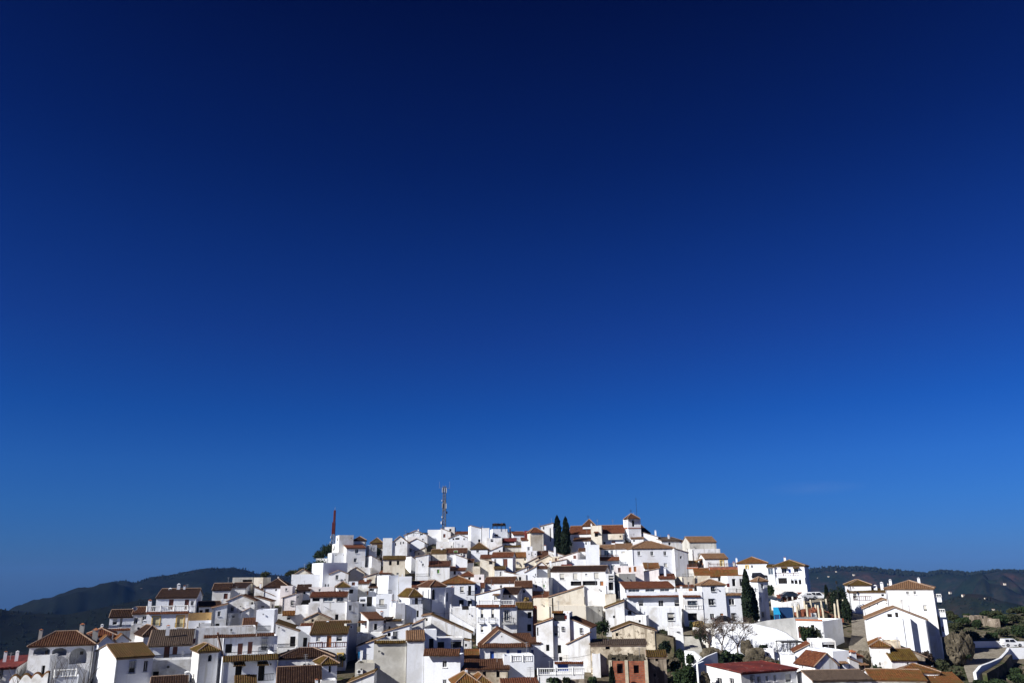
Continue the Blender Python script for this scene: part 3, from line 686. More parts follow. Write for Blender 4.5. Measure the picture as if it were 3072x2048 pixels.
H("tall house with striped brown tile roof, orange door and brown wooden terrace rail",
  V(932,1042,1068,1897,1945,'g',1862,"o987,1922,14,30 s955,1913,14,16 s1018,1912,18,18 J926,1040,1926,1941 C983,1862,7,22",a=8,t='m',q=1985,d=8),
  V(928,1038,1060,1943,2030,'f',None,"y1020,1980,12,34 R1008,1030,1985,1998",a=8,q=1992,d=5),
  V(1040,1072,None,1868,2050,'f',None,"",a=60,m='k',q=1962,d=.5))  # thin grey block added over the stained side wall to darken it as shaded
H("house with dark striped tile roof hipped at its right end, below the orange door",
  V(835,1000,None,1970,2000,'h',1943,"",a=14,t='d',q=2018,d=6))
H("small corner house with mossy yellow hipped roof and one dark window",
  V(968,1012,945,1990,2080,'h',1968,"v990,2006,8,17",a=26,t='y',q=2062))
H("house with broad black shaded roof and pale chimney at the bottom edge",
  V(832,962,None,2046,2085,'g',1998,"C861,2027,11,18",a=16,t='d',d=8,q=2090),  # dark tile carries the shadow cast by the tall house on the left
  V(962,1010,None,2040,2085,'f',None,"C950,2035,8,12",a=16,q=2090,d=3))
# ---- left skyline cluster
H("large plain white block with slit windows beside the red lattice mast, top left of village",
  V(1018,1061,1008,1604,1662,'f',None,"p1012,1618,3,9",a=22,q=1700,d=6),
  V(1010,1031,997,1629,1662,'f',None,"v1003,1643,3,12 v1009,1643,3,12 v1000,1648,2,8",a=22,q=1690,d=5))
H("white flat house topped by a dark hipped pavilion, behind the brown shed roof",
  V(1060,1098,None,1624,1648,'f',None,"",a=10,q=1685,d=6),
  V(1062,1097,None,1619,1626,'h',1609,"v1070,1621,8,3",a=10,q=1687,t='d',d=5))
H("white house with brown lean-to roof and two small windows one above the other",
  V(1040,1097,1029,1642,1700,'s',1632,"d1070,1652,10,12 d1066,1679,9,11",a=20,t='r',q=1712))
H("white terrace block with plants on top below the slit-window block",
  V(995,1046,984,1657,1692,'f',None,"p1008,1664,3,3 p1032,1664,3,3",a=20,q=1705))
H("cube-like white house with bright left side and slanting top",
  V(1115,1144,1094,1666,1714,'r',1681,"",a=24,t='n'))
H("low white wall house with shrubs above it at the upper left edge",
  V(948,983,None,1674,1692,'f',None,"",a=10,d=5,m='v'))
H("tall shaded white house with sharply slanted lit left wall and two tiny windows",
  V(970,1043,937,1687,1762,'f',None,"v977,1755,4,7 v985,1755,4,7",a=30,q=1752,d=9))
H("broad white facade with roof railing and tall aerial at the upper left",
  V(875,962,972,1721,1754,'f',None,"R918,962,1712,1720 N908,1714,34 N946,1729,20",a=8),
  V(882,935,None,1722,1732,'k',1706,"",a=8,m='c',t='n',d=5,q=1752))
H("white gabled house with one grey window and a satellite dish, under the terrace block",
  V(990,1045,None,1720,1760,'k',1709,"d1011,1731,9,13 D1026,1741,5 v1035,1738,3,5",a=10,t='n'))
H("cream gabled shed with ochre verge behind the dish house",
  V(1043,1092,None,1717,1738,'k',1700,"",a=6,m='c',t='n',d=6))
H("grey-white retaining wall house under the white cube",
  V(1050,1113,None,1701,1726,'f',None,"",a=4,m='v',d=4))
H("small house with dark brown mono-pitch tile roof among aerials",
  V(891,930,None,1769,1786,'s',1752,"",a=12,t='d',d=5,m='w'))
H("low white parapet house above the glazed veranda",
  V(926,1003,None,1760,1780,'f',None,"",a=8,m='i',d=4))
H("small white house with one wide black window and ochre roof corner",
  V(1027,1074,1012,1758,1806,'f',None,"v1050,1773,21,11 v1018,1775,3,12",a=22),
  V(1012,1048,None,1758,1770,'h',1744,"",a=16,t='y',q=1812,d=4))
H("white house with glazed brown veranda and red-brown tile strip, huge dish below it",
  V(932,1040,None,1787,1806,'s',1774,"g984,1796,30,13 g1020,1796,20,13 v948,1797,22,10",a=8,t='r',q=1868,d=4),
  V(926,1041,1076,1806,1864,'f',None,"v1010,1850,10,15 d1051,1822,9,15 v899,1800,1,1",a=8,m='v',q=1872))
H("old low gabled house with blotchy stained gable and one tiny black window",
  V(914,990,None,1854,1880,'k',1837,"v938,1860,6,7",a=8,m='x',t='o',d=7),
  V(900,934,None,1885,1905,'s',1869,"",a=10,t='r',q=1905,d=4))
H("house with black covered terrace, white posts and plants in the left middle",
  V(1078,1128,None,1790,1838,'f',None,"v1088,1807,16,22 v1108,1803,16,26 C1082,1816,5,16 C1106,1817,5,14",a=6))
H("white house with railing terrace and one pale balcony window",
  V(1129,1176,None,1782,1850,'f',None,"s1145,1805,15,17 R1129,1175,1770,1781 R1130,1160,1812,1824",a=4,d=6))
H("tall pale house with slanted bright left wall and plain front",
  V(1166,1196,1132,1725,1802,'f',None,"",a=24,q=1812),
  V(1197,1235,None,1728,1802,'f',None,"C1207,1721,3,26",a=6,q=1815,d=6))
H("cream house with two dark windows above rain-stained plaster and ochre roof",
  V(1150,1216,None,1676,1730,'s',1666,"v1171,1688,8,12 v1194,1687,7,12 d1193,1720,7,6",a=8,m='c',t='y'))
H("tiny house with tiled coping and one dark window below the cream two-window house",
  V(1139,1172,None,1718,1732,'s',1711,"v1141,1724,7,6",a=4,t='r',d=4))
H("small white wedge house with bright slanted side right of the cream house",
  V(1234,1247,1216,1667,1704,'r',1676,"",a=22,t='d'))
H("cream house with stacked brown hipped roofs on the skyline left of the white gable",
  V(1112,1148,None,1627,1658,'h',1613,"",a=6,m='c',t='m',d=6),
  V(1116,1149,None,1641,1656,'s',1627,"",a=6,m='c',t='m',q=1665,d=4))
H("upright white skyline house with pale gabled wing and slit windows",
  V(1149,1177,None,1613,1668,'f',None,"",a=8,q=1690),
  V(1178,1222,None,1624,1650,'k',1607,"p1187,1632,3,8 p1202,1628,3,7 p1210,1627,3,6",a=2,t='t',q=1688,d=8))
H("white house with two dark windows in a shaded corner left of the stacked roofs",
  V(1108,1131,1099,1634,1664,'f',None,"d1114,1646,3,10 d1122,1647,3,9",a=24,q=1690))
H("white gable with red-shuttered window below the skyline wing",
  V(1180,1222,None,1648,1670,'k',1633,"b1187,1658,7,6",a=6,t='t'),
  V(1222,1246,None,1640,1670,'r',1652,"d1232,1650,6,9",a=6,t='t',d=5))
H("white cottage squeezed between flues with short dark roof strip",
  V(1074,1107,None,1747,1786,'s',1739,"o1103,1777,6,10 C1097,1730,6,44",a=4,t='r',m='v'))
H("small white house with brown awning roof left of the slanted tall house",
  V(1107,1130,None,1759,1785,'s',1749,"v1115,1768,14,6",a=2,t='n'))
H("old grey-white house whose tile roof carries two pale pots, below the railing terrace",
  V(1158,1208,None,1860,1900,'f',None,"E1158,1205,1856,1862 v1168,1882,6,8",a=4,m='v',t='m',d=6,q=1905),
  V(1152,1156,None,1870,1900,'f',None,"",a=4,q=1900,d=3))
H("cottage with lit gable side, brown tile roof and one dark window in the left middle",
  V(1106,1151,1083,1856,1922,'s',1835,"v1127,1879,10,17 b1098,1872,5,22 C1145,1832,9,20 A1093,1864,16,5",a=23,t='n',m='w'))
H("grey rough-walled white outbuilding with a cable across it",
  V(1068,1148,None,1898,1935,'f',None,"",a=6,m='v',q=1938,d=4))
H("white stepped house with ochre verge sloping up to the right above the striped laundry terrace",
  V(1074,1152,None,1936,1975,'l',1908,"",a=4,t='m',d=5,q=1975),
  V(1152,1174,None,1908,1930,'f',None,"",a=2,q=1972,d=4),
  V(1150,1228,None,1895,1925,'l',1872,"d1185,1904,14,22 v1167,1902,10,10",a=2,t='m',q=1958,d=5))
H("large blank rain-stained cement wall house left of the plain white facade",
  V(1122,1220,None,1926,2075,'f',None,"E1123,1218,1921,1928 C1084,1953,6,8",a=5,m='k',t='y',q=2060,d=6),
  V(1066,1124,None,1988,2055,'f',None,"",a=5,m='k',q=2064,d=5))
H("low white house with ochre tiled verge climbing right at the bottom edge",
  V(1046,1122,1146,2046,2085,'l',2014,"",a=4,m='v',t='m',q=2085))
H("white cottage with ochre pyramid roof and a black balcony door",
  V(1229,1264,1198,1788,1858,'h',1764,"v1249,1801,9,24 R1236,1270,1800,1814",a=22,t='y',q=1866))
H("crenellated little white block with three merlons beside the ochre pyramid roof",
  V(1187,1216,1170,1808,1860,'f',None,"C1176,1799,4,8 C1184,1799,4,8 C1192,1800,4,8",a=22,q=1878,m='v'))
H("shaded white house wall with cables and a dark doorway under the pyramid-roofed cottage",
  V(1216,1268,None,1812,1862,'f',None,"v1253,1840,6,18",a=8,q=1872,d=5))

H("tiny white rooftop room with orange-brown awning right of the glazed veranda house",
  V(1046,1074,None,1743,1760,'f',None,"b1060,1750,10,9",a=10,q=1803,d=3),
  V(1075,1100,None,1803,1835,'f',None,"",a=8,q=1843,d=3,m='v'))
H("sliver of blue-shaded house wall between the glazed veranda house and the black terrace",
  V(1041,1078,None,1804,1862,'f',None,"d1051,1822,9,15",a=26,q=1870,d=4,m='v'))
H("low brown-roofed lean-to tucked under the shaded dish-house wall",
  V(1090,1128,None,1730,1748,'l',1718,"v1110,1740,9,7",a=4,t='n',q=1762,d=4,m='c'))
H("white stub of house with dark lean-to roof left of the crenellated block",
  V(1150,1172,None,1862,1900,'s',1850,"v1160,1876,6,10",a=4,t='d',q=1893,d=4))
H("shaded house wall with small door under the slanting roof of the diagonal-shadow house",
  V(888,932,None,1880,1945,'f',None,"v915,1925,12,24",a=12,q=1938,d=3,m='w'))
H("white chimneyed box on the roof edge left of the tall white block",
  V(738,764,None,1812,1835,'f',None,"C744,1804,6,10",a=8,q=1856,d=3),
  V(683,724,None,1838,1858,'f',None,"v700,1846,8,9",a=12,q=1868,d=3,m='v'))
H("flat white annex with thin dark cables below the shaded dark-roofed cottage",
  V(600,640,None,1868,1884,'f',None,"",a=20,q=1888,d=3,m='v'))
H("pale stair-house wall on the slope between the cream block and the hipped white house",
  V(842,880,None,1756,1790,'f',None,"",a=6,q=1806,d=3,m='i'))
# ================================================================ houses, middle
H("wide low white gable on the skyline just left of the tall grey antenna mast",
  V(1213,1282,None,1604,1624,'k',1590,"C1255,1586,4,6",a=2,t='t',d=8))
H("white flat house with rooftop pergola beams below the skyline gable",
  V(1222,1282,1300,1608,1634,'f',None,"d1292,1620,3,10 d1269,1617,6,4 v1265,1602,8,4",a=4))
H("long white skyline house directly below the antenna mast",
  V(1283,1330,None,1588,1616,'f',None,"",a=0,d=7),
  V(1334,1364,None,1580,1600,'f',None,"",a=0,q=1610,d=5))
H("white house with maroon shutter and roof falling right, under the antenna mast",
  V(1322,1352,1364,1583,1618,'r',1594,"b1333,1606,7,10",a=0,t='t',q=1622))
H("low white house with thin red-brown roof between mast and the big blank wall",
  V(1366,1405,None,1599,1618,'s',1593,"",a=0,t='r',d=5))
H("tall blank white wall house with bright left edge on the skyline, right of the mast",
  V(1413,1446,1405,1575,1632,'r',1584,"v1438,1621,7,8 N1448,1576,8",a=12,t='t',q=1650),
  V(1446,1468,None,1583,1630,'f',None,"",a=2,q=1652,d=6))
H("low wide white gable with three dark windows in the upper middle",
  V(1347,1405,None,1613,1626,'k',1601,"v1360,1616,5,5 v1372,1615,12,5 d1392,1616,5,6",a=2,t='t',d=8))
H("white two-part house with blind and small windows below the low gable",
  V(1362,1412,None,1620,1668,'f',None,"s1389,1638,8,6 C1381,1630,2,12",a=2,d=7),
  V(1309,1362,None,1624,1650,'f',None,"d1355,1639,5,6 C1325,1634,5,12",a=2,q=1664,d=6))
H("white house under an ochre-brown hipped roof with one grey window",
  V(1413,1463,None,1645,1676,'h',1627,"s1433,1651,8,10 N1461,1612,30",a=2,t='m'))
H("white gabled house with plain front and green awning at its right, upper left middle",
  V(1225,1274,1288,1626,1650,'k',1614,"n1292,1638,4,6",a=2,t='t'),
  V(1196,1225,None,1640,1660,'l',1626,"",a=2,t='t',d=6))
H("small cream wall house with slanted top and a single black square hole",
  V(1245,1275,None,1655,1672,'l',1640,"v1256,1660,4,5",a=2,t='d',m='c',d=6))
H("pale cream house under a dark brown tile roof left of the longer dark roof",
  V(1294,1337,None,1660,1686,'g',1647,"C1325,1640,5,10",a=2,t='m',m='c',d=6))
H("house with long dark tile roof, wooden balcony and small green-framed door",
  V(1337,1400,None,1656,1682,'g',1644,"J1339,1362,1655,1663 n1367,1654,12,7 C1381,1662,6,8",a=2,t='n'))
H("big white wall house with top edge rising right, left of the brown lattice terrace",
  V(1247,1286,1295,1669,1735,'l',1661,"",a=2,t='t',q=1740))
H("white house with brown lattice terrace and one green-shuttered window",
  V(1287,1349,None,1696,1735,'s',1682,"n1315,1713,8,12 J1288,1348,1684,1696 C1330,1716,2,8",a=2,t='n',d=4,q=1740),
  V(1295,1340,None,1662,1684,'f',None,"",a=2,m='c',q=1715,d=5))
H("white house whose wall drops right under a red tile strip, centre left",
  V(1367,1402,1418,1662,1702,'r',1675,"d1404,1688,3,8 d1413,1710,4,6",a=0,t='r',q=1725),
  V(1338,1368,None,1666,1690,'f',None,"d1350,1681,7,6",a=0,q=1712,d=5))
H("white house with short red-brown roof and one square dark window, centre left",
  V(1350,1396,None,1708,1735,'s',1698,"v1364,1717,7,10 C1390,1708,4,10",a=2,t='r'))
H("cottage with low reddish hipped roof and thin white flue",
  V(1382,1425,None,1726,1750,'h',1713,"v1408,1734,7,7 s1383,1730,8,5 C1395,1714,4,22",a=0,t='r'))
H("two-storey white house with long orange-brown roof, window and balcony door",
  V(1322,1424,None,1748,1828,'h',1726,"s1386,1767,12,16 v1409,1770,9,26 R1401,1425,1772,1785 v1384,1806,14,14 v1410,1810,12,18",a=4,t='o',q=1830,d=8))
H("cream house with roof rising left and brown chimney pots, upper centre",
  V(1440,1483,1497,1674,1728,'r',1684,"v1472,1686,10,10 d1503,1722,5,10",a=0,t='t',m='c',q=1728),
  V(1418,1440,None,1698,1730,'f',None,"C1424,1710,3,14",a=0,m='c',q=1732,d=4))
H("low house with ochre tiled eave and narrow grey window beside the cream house",
  V(1484,1516,None,1705,1730,'s',1696,"d1502,1720,5,12",a=2,t='y',m='v',d=5,q=1738))
H("white house with dark red roof and one tall brown shutter, centre",
  V(1475,1538,1547,1668,1714,'g',1656,"b1516,1687,13,22 d1486,1682,6,12",a=-8,t='r',q=1722))
H("small annex with red-brown roof left of the tall brown shutter",
  V(1442,1474,None,1672,1690,'s',1663,"",a=0,t='r',q=1700,d=4,m='c'))
H("cream cottage with bright orange roof and grey dish, centre",
  V(1546,1580,None,1669,1692,'g',1656,"D1553,1688,5 v1575,1677,5,6",a=-2,t='o',m='c'))
H("white house in shadow with diagonal wall top below the grey dish",
  V(1548,1586,None,1713,1738,'l',1697,"v1583,1706,3,10",a=0,t='d',q=1738))
H("white cottage with roof falling right above the long brown roof, centre",
  V(1513,1552,1576,1713,1738,'r',1722,"v1566,1730,3,9",a=-7,t='n',q=1742))
H("white house with long dark brown roof and plain lit front, centre",
  V(1454,1543,1554,1745,1768,'g',1730,"",a=-8,t='n',q=1770,d=7),
  V(1452,1546,None,1766,1780,'f',None,"C1478,1752,7,16",a=0,q=1790,d=3))
H("white house with dark brown roof and rough stained lower wall, centre",
  V(1546,1596,None,1759,1802,'g',1742,"",a=0,t='n',m='v',q=1802))
H("small red-roofed annex at the foot of the broad white gable, centre",
  V(1430,1452,None,1760,1782,'s',1747,"d1440,1767,10,8",a=0,t='r',d=4),
  V(1422,1452,None,1722,1748,'f',None,"",a=0,q=1758,m='i',d=5))
H("broad white house with roof edge rising right and small hooded window above the balustrade house",
  V(1428,1501,1536,1783,1820,'l',1764,"s1488,1793,11,13 A1489,1782,22,4",a=-6,t='t',q=1830))
H("white house with dark roof and shaded gable end right of the hooded window",
  V(1502,1553,1573,1778,1808,'g',1761,"",a=-12,t='d',q=1815))
H("corner house with white balustrade terrace, three balcony windows and tiled ledge",
  V(1499,1552,None,1818,1898,'f',None,"E1500,1546,1813,1820 U1500,1545,1800,1813 g1520,1845,14,27 R1508,1540,1852,1868,0.6",a=8,q=1925,t='r'),
  V(1429,1499,None,1818,1898,'f',None,"E1430,1498,1813,1820 U1437,1498,1800,1813 s1446,1838,9,26 s1478,1838,9,26 R1436,1454,1851,1867,0.5 R1468,1488,1851,1867,0.5 s1446,1886,9,17 s1479,1886,9,17",a=-14,q=1925,t='r',d=6))
H("grey dirty-walled house with ochre roof and two dark windows next to a brick strip",
  V(1551,1598,None,1823,1900,'g',1806,"v1589,1844,12,17 v1588,1882,12,19",a=2,m='v',t='y',q=1915))
H("apse-like white building with tall black arched windows and tiled half-hip roof",
  V(1292,1336,1256,1757,1850,'h',1740,"a1301,1783,10,30 a1286,1782,3,30 a1269,1784,4,26 a1300,1830,9,24 Q1294,1312,1798,1803,0.25",a=28,t='n',q=1850),
  V(1336,1358,None,1760,1845,'f',None,"v1342,1790,5,24 C1358,1758,8,10",a=40,q=1846,d=4),
  V(1237,1292,None,1760,1800,'s',1741,"",a=6,t='r',q=1820,d=6))
H("white terrace house with three piers, yard and dark doors under the long orange roof",
  V(1352,1428,None,1821,1892,'f',None,"C1352,1811,4,10 C1382,1811,4,10 C1412,1811,4,10 v1358,1856,12,12 b1426,1845,4,34 v1396,1822,20,10",a=4,q=1893,d=6))
# row below centre
H("old white house with long mossy wall top falling right from a peak, centre left",
  V(1268,1294,None,1846,1885,'l',1842,"",a=4,q=1912,m='w',t='t',d=6),
  V(1294,1414,None,1843,1925,'r',1896,"",a=2,m='v',t='m',q=1922,d=5))
H("white wall house with ramped coping running up to the mossy peak",
  V(1204,1268,None,1886,1925,'l',1858,"C1244,1855,6,10",a=2,m='w',t='t',q=1935,d=5))
H("plain tall pale facade with small tan roof corner, open terrace and one barred window",
  V(1222,1272,None,1917,2075,'s',1890,"",a=8,t='t',q=2062,d=5),
  V(1272,1381,1392,1963,2075,'f',None,"d1334,1990,13,18 d1334,2045,11,14 v1371,2024,3,14 E1274,1382,1944,1964",a=-6,q=2064,t='n',d=5),
  V(1275,1310,None,1888,1960,'f',None,"v1294,1930,14,28",a=8,q=2040,d=3),
  V(1308,1392,None,1912,1948,'f',None,"v1323,1929,20,24 v1369,1930,32,22 C1344,1914,9,26",a=8,q=2030,d=4))
H("white house with mossy ochre eave beside the open terrace, centre bottom",
  V(1385,1415,None,1924,1960,'f',None,"",a=4,q=1965,m='v',d=5),
  V(1340,1418,None,1908,1925,'r',1922,"",a=4,q=1952,m='v',t='y',d=4))
H("tall white gabled house with brown tile verge, three blue windows and white balustrades",
  V(1440,1592,None,1938,1998,'k',1888,"t1476,1963,12,19 t1524,1958,9,18 t1558,1957,12,15 v1505,1908,3,3 E1436,1592,1928,1940",a=3,t='n',q=2020,d=9,xa=1497),
  V(1511,1602,None,1966,2068,'f',None,"U1534,1562,1966,1983 U1569,1596,1966,1983",a=3,q=2048,d=4))
H("house with two rows of striped brown tile roof right of the blue-window gable",
  V(1528,1592,None,1910,1932,'s',1899,"",a=3,t='n',q=1955,d=4),
  V(1552,1620,None,1926,1985,'s',1911,"t1597,1955,8,13",a=3,t='n',q=1985,d=4))
H("long low house with striped tile roof, stone lower wall and narrow windows, bottom centre",
  V(1381,1526,None,2004,2075,'s',1976,"v1453,2018,10,18 v1494,2020,10,18 C1480,2014,10,24",a=3,t='n',m='x',q=2060,d=6),
  V(1384,1436,None,1971,1990,'s',1946,"",a=3,t='o',q=2005,d=4))
H("turret-like house with bright orange hipped roofs and white finial at the bottom edge",
  V(1366,1440,None,2052,2090,'h',2016,"C1399,2004,7,16",a=10,t='o',q=2110,d=6),
  V(1425,1476,None,2052,2090,'h',2020,"",a=10,t='o',q=2105,d=6))
H("low red-roofed house peeking in at the bottom edge beside the balustrade house",
  V(1506,1616,None,2056,2090,'s',2040,"",a=3,t='r',q=2110,d=5))
H("white terrace with baluster railing and bright blue double gate, bottom centre",
  V(1613,1752,None,2024,2070,'f',None,"U1614,1752,2004,2023",a=-1,q=2062,d=4),
  V(1662,1750,None,1987,2010,'f',None,"t1689,2000,31,19 E1663,1750,1984,1989",a=-1,q=2036,d=3))
H("tall white house with rooftop loggia, grid window and several small dark windows",
  V(1608,1658,None,1871,2000,'l',1854,"v1613,1893,4,22 v1643,1942,10,17",a=-8,t='o',q=1985,d=7),
  V(1658,1708,None,1838,2000,'f',None,"v1677,1850,36,20 s1666,1892,14,25 d1688,1885,6,9 v1678,1946,11,22 v1682,1978,10,16 R1659,1697,1852,1861 E1656,1690,1832,1838 C1703,1836,7,6",a=-8,q=1984,t='o',d=7),
  V(1708,1768,None,1853,1990,'r',1880,"d1743,1891,7,13",a=-14,t='n',q=1984,d=7))
H("stained white house with orange tiled verge rising right, beside the tall loggia house",
  V(1702,1770,None,1930,2012,'l',1897,"v1701,1951,3,8",a=-8,t='o',m='v',q=1992,d=7))
H("slim strip of raw brick wall house between grey walls, centre",
  V(1599,1611,None,1818,1910,'f',None,"",a=0,q=1912,d=5,m='B'))
# right of centre, behind
H("white house carrying a dark metal pergola on its roof, top centre skyline",
  V(1478,1523,1470,1586,1616,'f',None,"v1490,1605,10,6",a=12,q=1632))
H("tiny grey gabled rooftop hut with slim white chimney on the skyline",
  V(1511,1528,None,1599,1618,'k',1590,"C1530,1579,5,22",a=0,t='n',m='v',d=5,q=1630))
H("low white skyline house with brown tile strip left of the beige tower house",
  V(1540,1576,1528,1602,1620,'g',1594,"",a=10,t='r',q=1636))
H("white house with dark red awning and shaded terrace in the upper centre",
  V(1494,1548,None,1621,1640,'s',1613,"v1520,1625,46,7",a=0,t='R',q=1650,d=4))
H("plain concrete-walled house with thin brown roof edge, upper centre",
  V(1514,1574,None,1638,1660,'s',1634,"C1507,1636,4,6",a=0,m='k',t='y',d=6,q=1664))
H("white house with angular grey upper wall and small dark window, upper centre",
  V(1462,1506,None,1613,1645,'f',None,"v1476,1620,8,8",a=0,m='v',q=1658,d=6))
H("white house with stepped slanting parapet and tiny black window, upper centre",
  V(1468,1508,None,1652,1670,'l',1634,"v1499,1652,4,5",a=0,t='t',q=1675,d=6))
H("beige tower house with red-brown pyramid roof and small side balconies",
  V(1591,1630,1582,1595,1654,'h',1583,"v1632,1617,3,6",a=16,m='c',t='r',q=1672),
  V(1564,1589,None,1618,1640,'s',1611,"",a=0,t='r',q=1668,d=4),
  V(1576,1586,None,1612,1630,'s',1592,"",a=0,t='R',q=1660,d=3))
H("small white house with bluish window below the beige tower house",
  V(1579,1597,None,1638,1684,'f',None,"d1586,1645,7,10",a=0,q=1690,d=4),
  V(1579,1612,None,1651,1684,'f',None,"s1596,1661,4,12 p1587,1661,3,3 p1606,1661,3,3",a=0,q=1694,d=5))
H("modern angular white building with slanted top and tall vertical slot on the skyline",
  V(1622,1660,None,1577,1645,'l',1567,"v1651,1603,3,38 v1631,1583,4,8 C1647,1576,5,10 N1618,1568,20",a=-4,t='t',q=1665),
  V(1660,1668,None,1583,1640,'f',None,"",a=-4,q=1664,d=4))
H("cream house with orange-brown roof patch and pale flue above the cypress foot",
  V(1614,1645,None,1673,1700,'s',1652,"C1664,1640,6,28",a=-2,t='n',m='c',q=1700,d=6),
  V(1645,1690,None,1650,1680,'r',1664,"C1635,1634,6,6",a=-4,t='t',q=1692,d=5))
H("low cream gable house with wide shallow roof below the beige tower",
  V(1608,1680,None,1682,1704,'k',1665,"",a=-4,t='t',m='c',q=1706),
  V(1574,1616,None,1690,1706,'l',1668,"",a=-2,t='t',m='c',q=1704,d=5))
H("small white gable with a cream pillar and tiny brown roof strip, centre",
  V(1602,1644,None,1700,1735,'k',1684,"C1651,1678,6,10",a=-4,t='t',q=1738),
  V(1641,1648,None,1693,1735,'f',None,"",a=-4,q=1742,m='c',d=3),
  V(1610,1642,None,1702,1712,'s',1695,"",a=-4,q=1746,t='n',d=3))
H("white wall cluttered with wiry aerials left of the pale square block",
  V(1576,1610,None,1715,1770,'l',1697,"N1590,1708,18 N1598,1710,18 d1608,1723,6,6",a=-4,t='t',q=1752))
H("long white house with low dark roof, three barred windows and green screen",
  V(1652,1816,1828,1709,1762,'g',1697,"s1686,1729,14,17 s1726,1728,14,18 d1759,1722,7,5 s1789,1726,15,17 o1805,1749,10,12 v1728,1749,32,12 v1770,1748,44,12",a=-12,t='d',q=1775,d=9))
H("square pale block with two small dark windows and stained top, centre",
  V(1596,1646,1658,1731,1775,'f',None,"v1608,1757,6,8 n1632,1757,6,8 p1607,1745,2,3 p1617,1745,2,3 p1626,1744,2,3 p1636,1744,2,3",a=-14,q=1785,m='v'))
H("white house with sunlit orange mono-pitch roof below the pale square block",
  V(1599,1646,None,1792,1808,'s',1773,"",a=-2,t='r',q=1806,d=5,m='c'),
  V(1600,1656,None,1794,1905,'f',None,"",a=-4,q=1840,m='c',d=5))
H("group of tall cream blank walls with stepped tops behind the tall loggia house",
  V(1645,1752,None,1790,1870,'l',1757,"",a=-4,t='t',m='c',q=1850,d=7),
  V(1647,1757,None,1815,1900,'f',None,"v1658,1812,4,36",a=-4,m='c',q=1880,d=5))
H("blank white wall above dark grey base, carrying a green aerial",
  V(1752,1818,None,1757,1817,'f',None,"N1797,1800,14",a=-8,q=1850,d=6),
  V(1754,1808,None,1818,1885,'f',None,"",a=18,m='k',q=1868,d=4))
H("tall plain white wall house right of the red-shuttered gable",
  V(1756,1797,None,1633,1704,'f',None,"N1791,1640,16",a=-6,q=1722,d=6))
H("white house with roof edge falling left and one red shutter near the cypresses",
  V(1677,1733,1756,1672,1704,'l',1654,"b1724,1670,8,9 d1748,1671,7,6",a=-14,t='t',q=1715,m='i'),
  V(1712,1757,None,1677,1702,'f',None,"",a=-8,q=1720,d=4),
  V(1684,1708,None,1698,1708,'s',1693,"",a=-8,q=1724,t='R',d=3),
  V(1736,1756,None,1650,1668,'s',1643,"",a=-8,t='n',q=1706,d=4))
H("white house with picture windows above a tiled balcony deck, below the cream church wall",
  V(1800,1846,None,1644,1674,'g',1634,"g1819,1658,14,15 g1836,1660,8,19",a=-10,t='t',q=1706,m='w'),
  V(1797,1858,None,1680,1718,'f',None,"E1793,1858,1670,1681 g1823,1704,13,17 g1839,1702,12,15 J1796,1856,1664,1670",a=-10,t='r',q=1716,d=6))
H("white lower block with pale garage door and dark alley mouth below the balcony deck",
  V(1815,1842,None,1720,1800,'f',None,"s1833,1733,14,12 v1833,1757,14,22 v1833,1785,12,12",a=-10,q=1782,d=6))

H("tiny flat white house with dark doorway between the long roofs, centre",
  V(1541,1580,None,1722,1745,'f',None,"v1560,1735,7,10",a=-2,q=1752,d=3))
H("white wedge wall with grey coping above the long dark-roofed barred house",
  V(1640,1700,None,1688,1700,'l',1676,"",a=-6,t='t',q=1722,d=4,m='v'))
H("small white shed with red canopy just above the long dark roof, centre right",
  V(1684,1712,None,1699,1712,'s',1692,"",a=-8,t='R',q=1735,d=3))
H("short white wall house with a pale blind between red awning and low skyline house",
  V(1548,1580,None,1618,1640,'f',None,"s1563,1628,9,8",a=0,q=1648,d=3))
H("narrow white gap house with dark window right of the stepped parapet house",
  V(1508,1530,None,1660,1676,'f',None,"v1519,1667,5,5",a=0,q=1690,d=3,m='v'))
H("small white dormer-like house above the orange-brown roof, centre left",
  V(1418,1440,None,1748,1790,'f',None,"d1428,1765,7,9",a=0,q=1800,d=3),
  V(1396,1420,None,1684,1712,'s',1676,"",a=0,t='n',q=1722,d=3))
H("white flat house piece with iron rail above the apse roof",
  V(1246,1290,None,1728,1746,'f',None,"R1248,1288,1720,1728",a=4,q=1752,d=3,m='v'))
H("cream boxy house with dark shutter in the clutter left of the red-shutter gable",
  V(1655,1682,None,1668,1690,'f',None,"b1668,1677,6,8",a=-6,q=1712,d=3,m='c'))
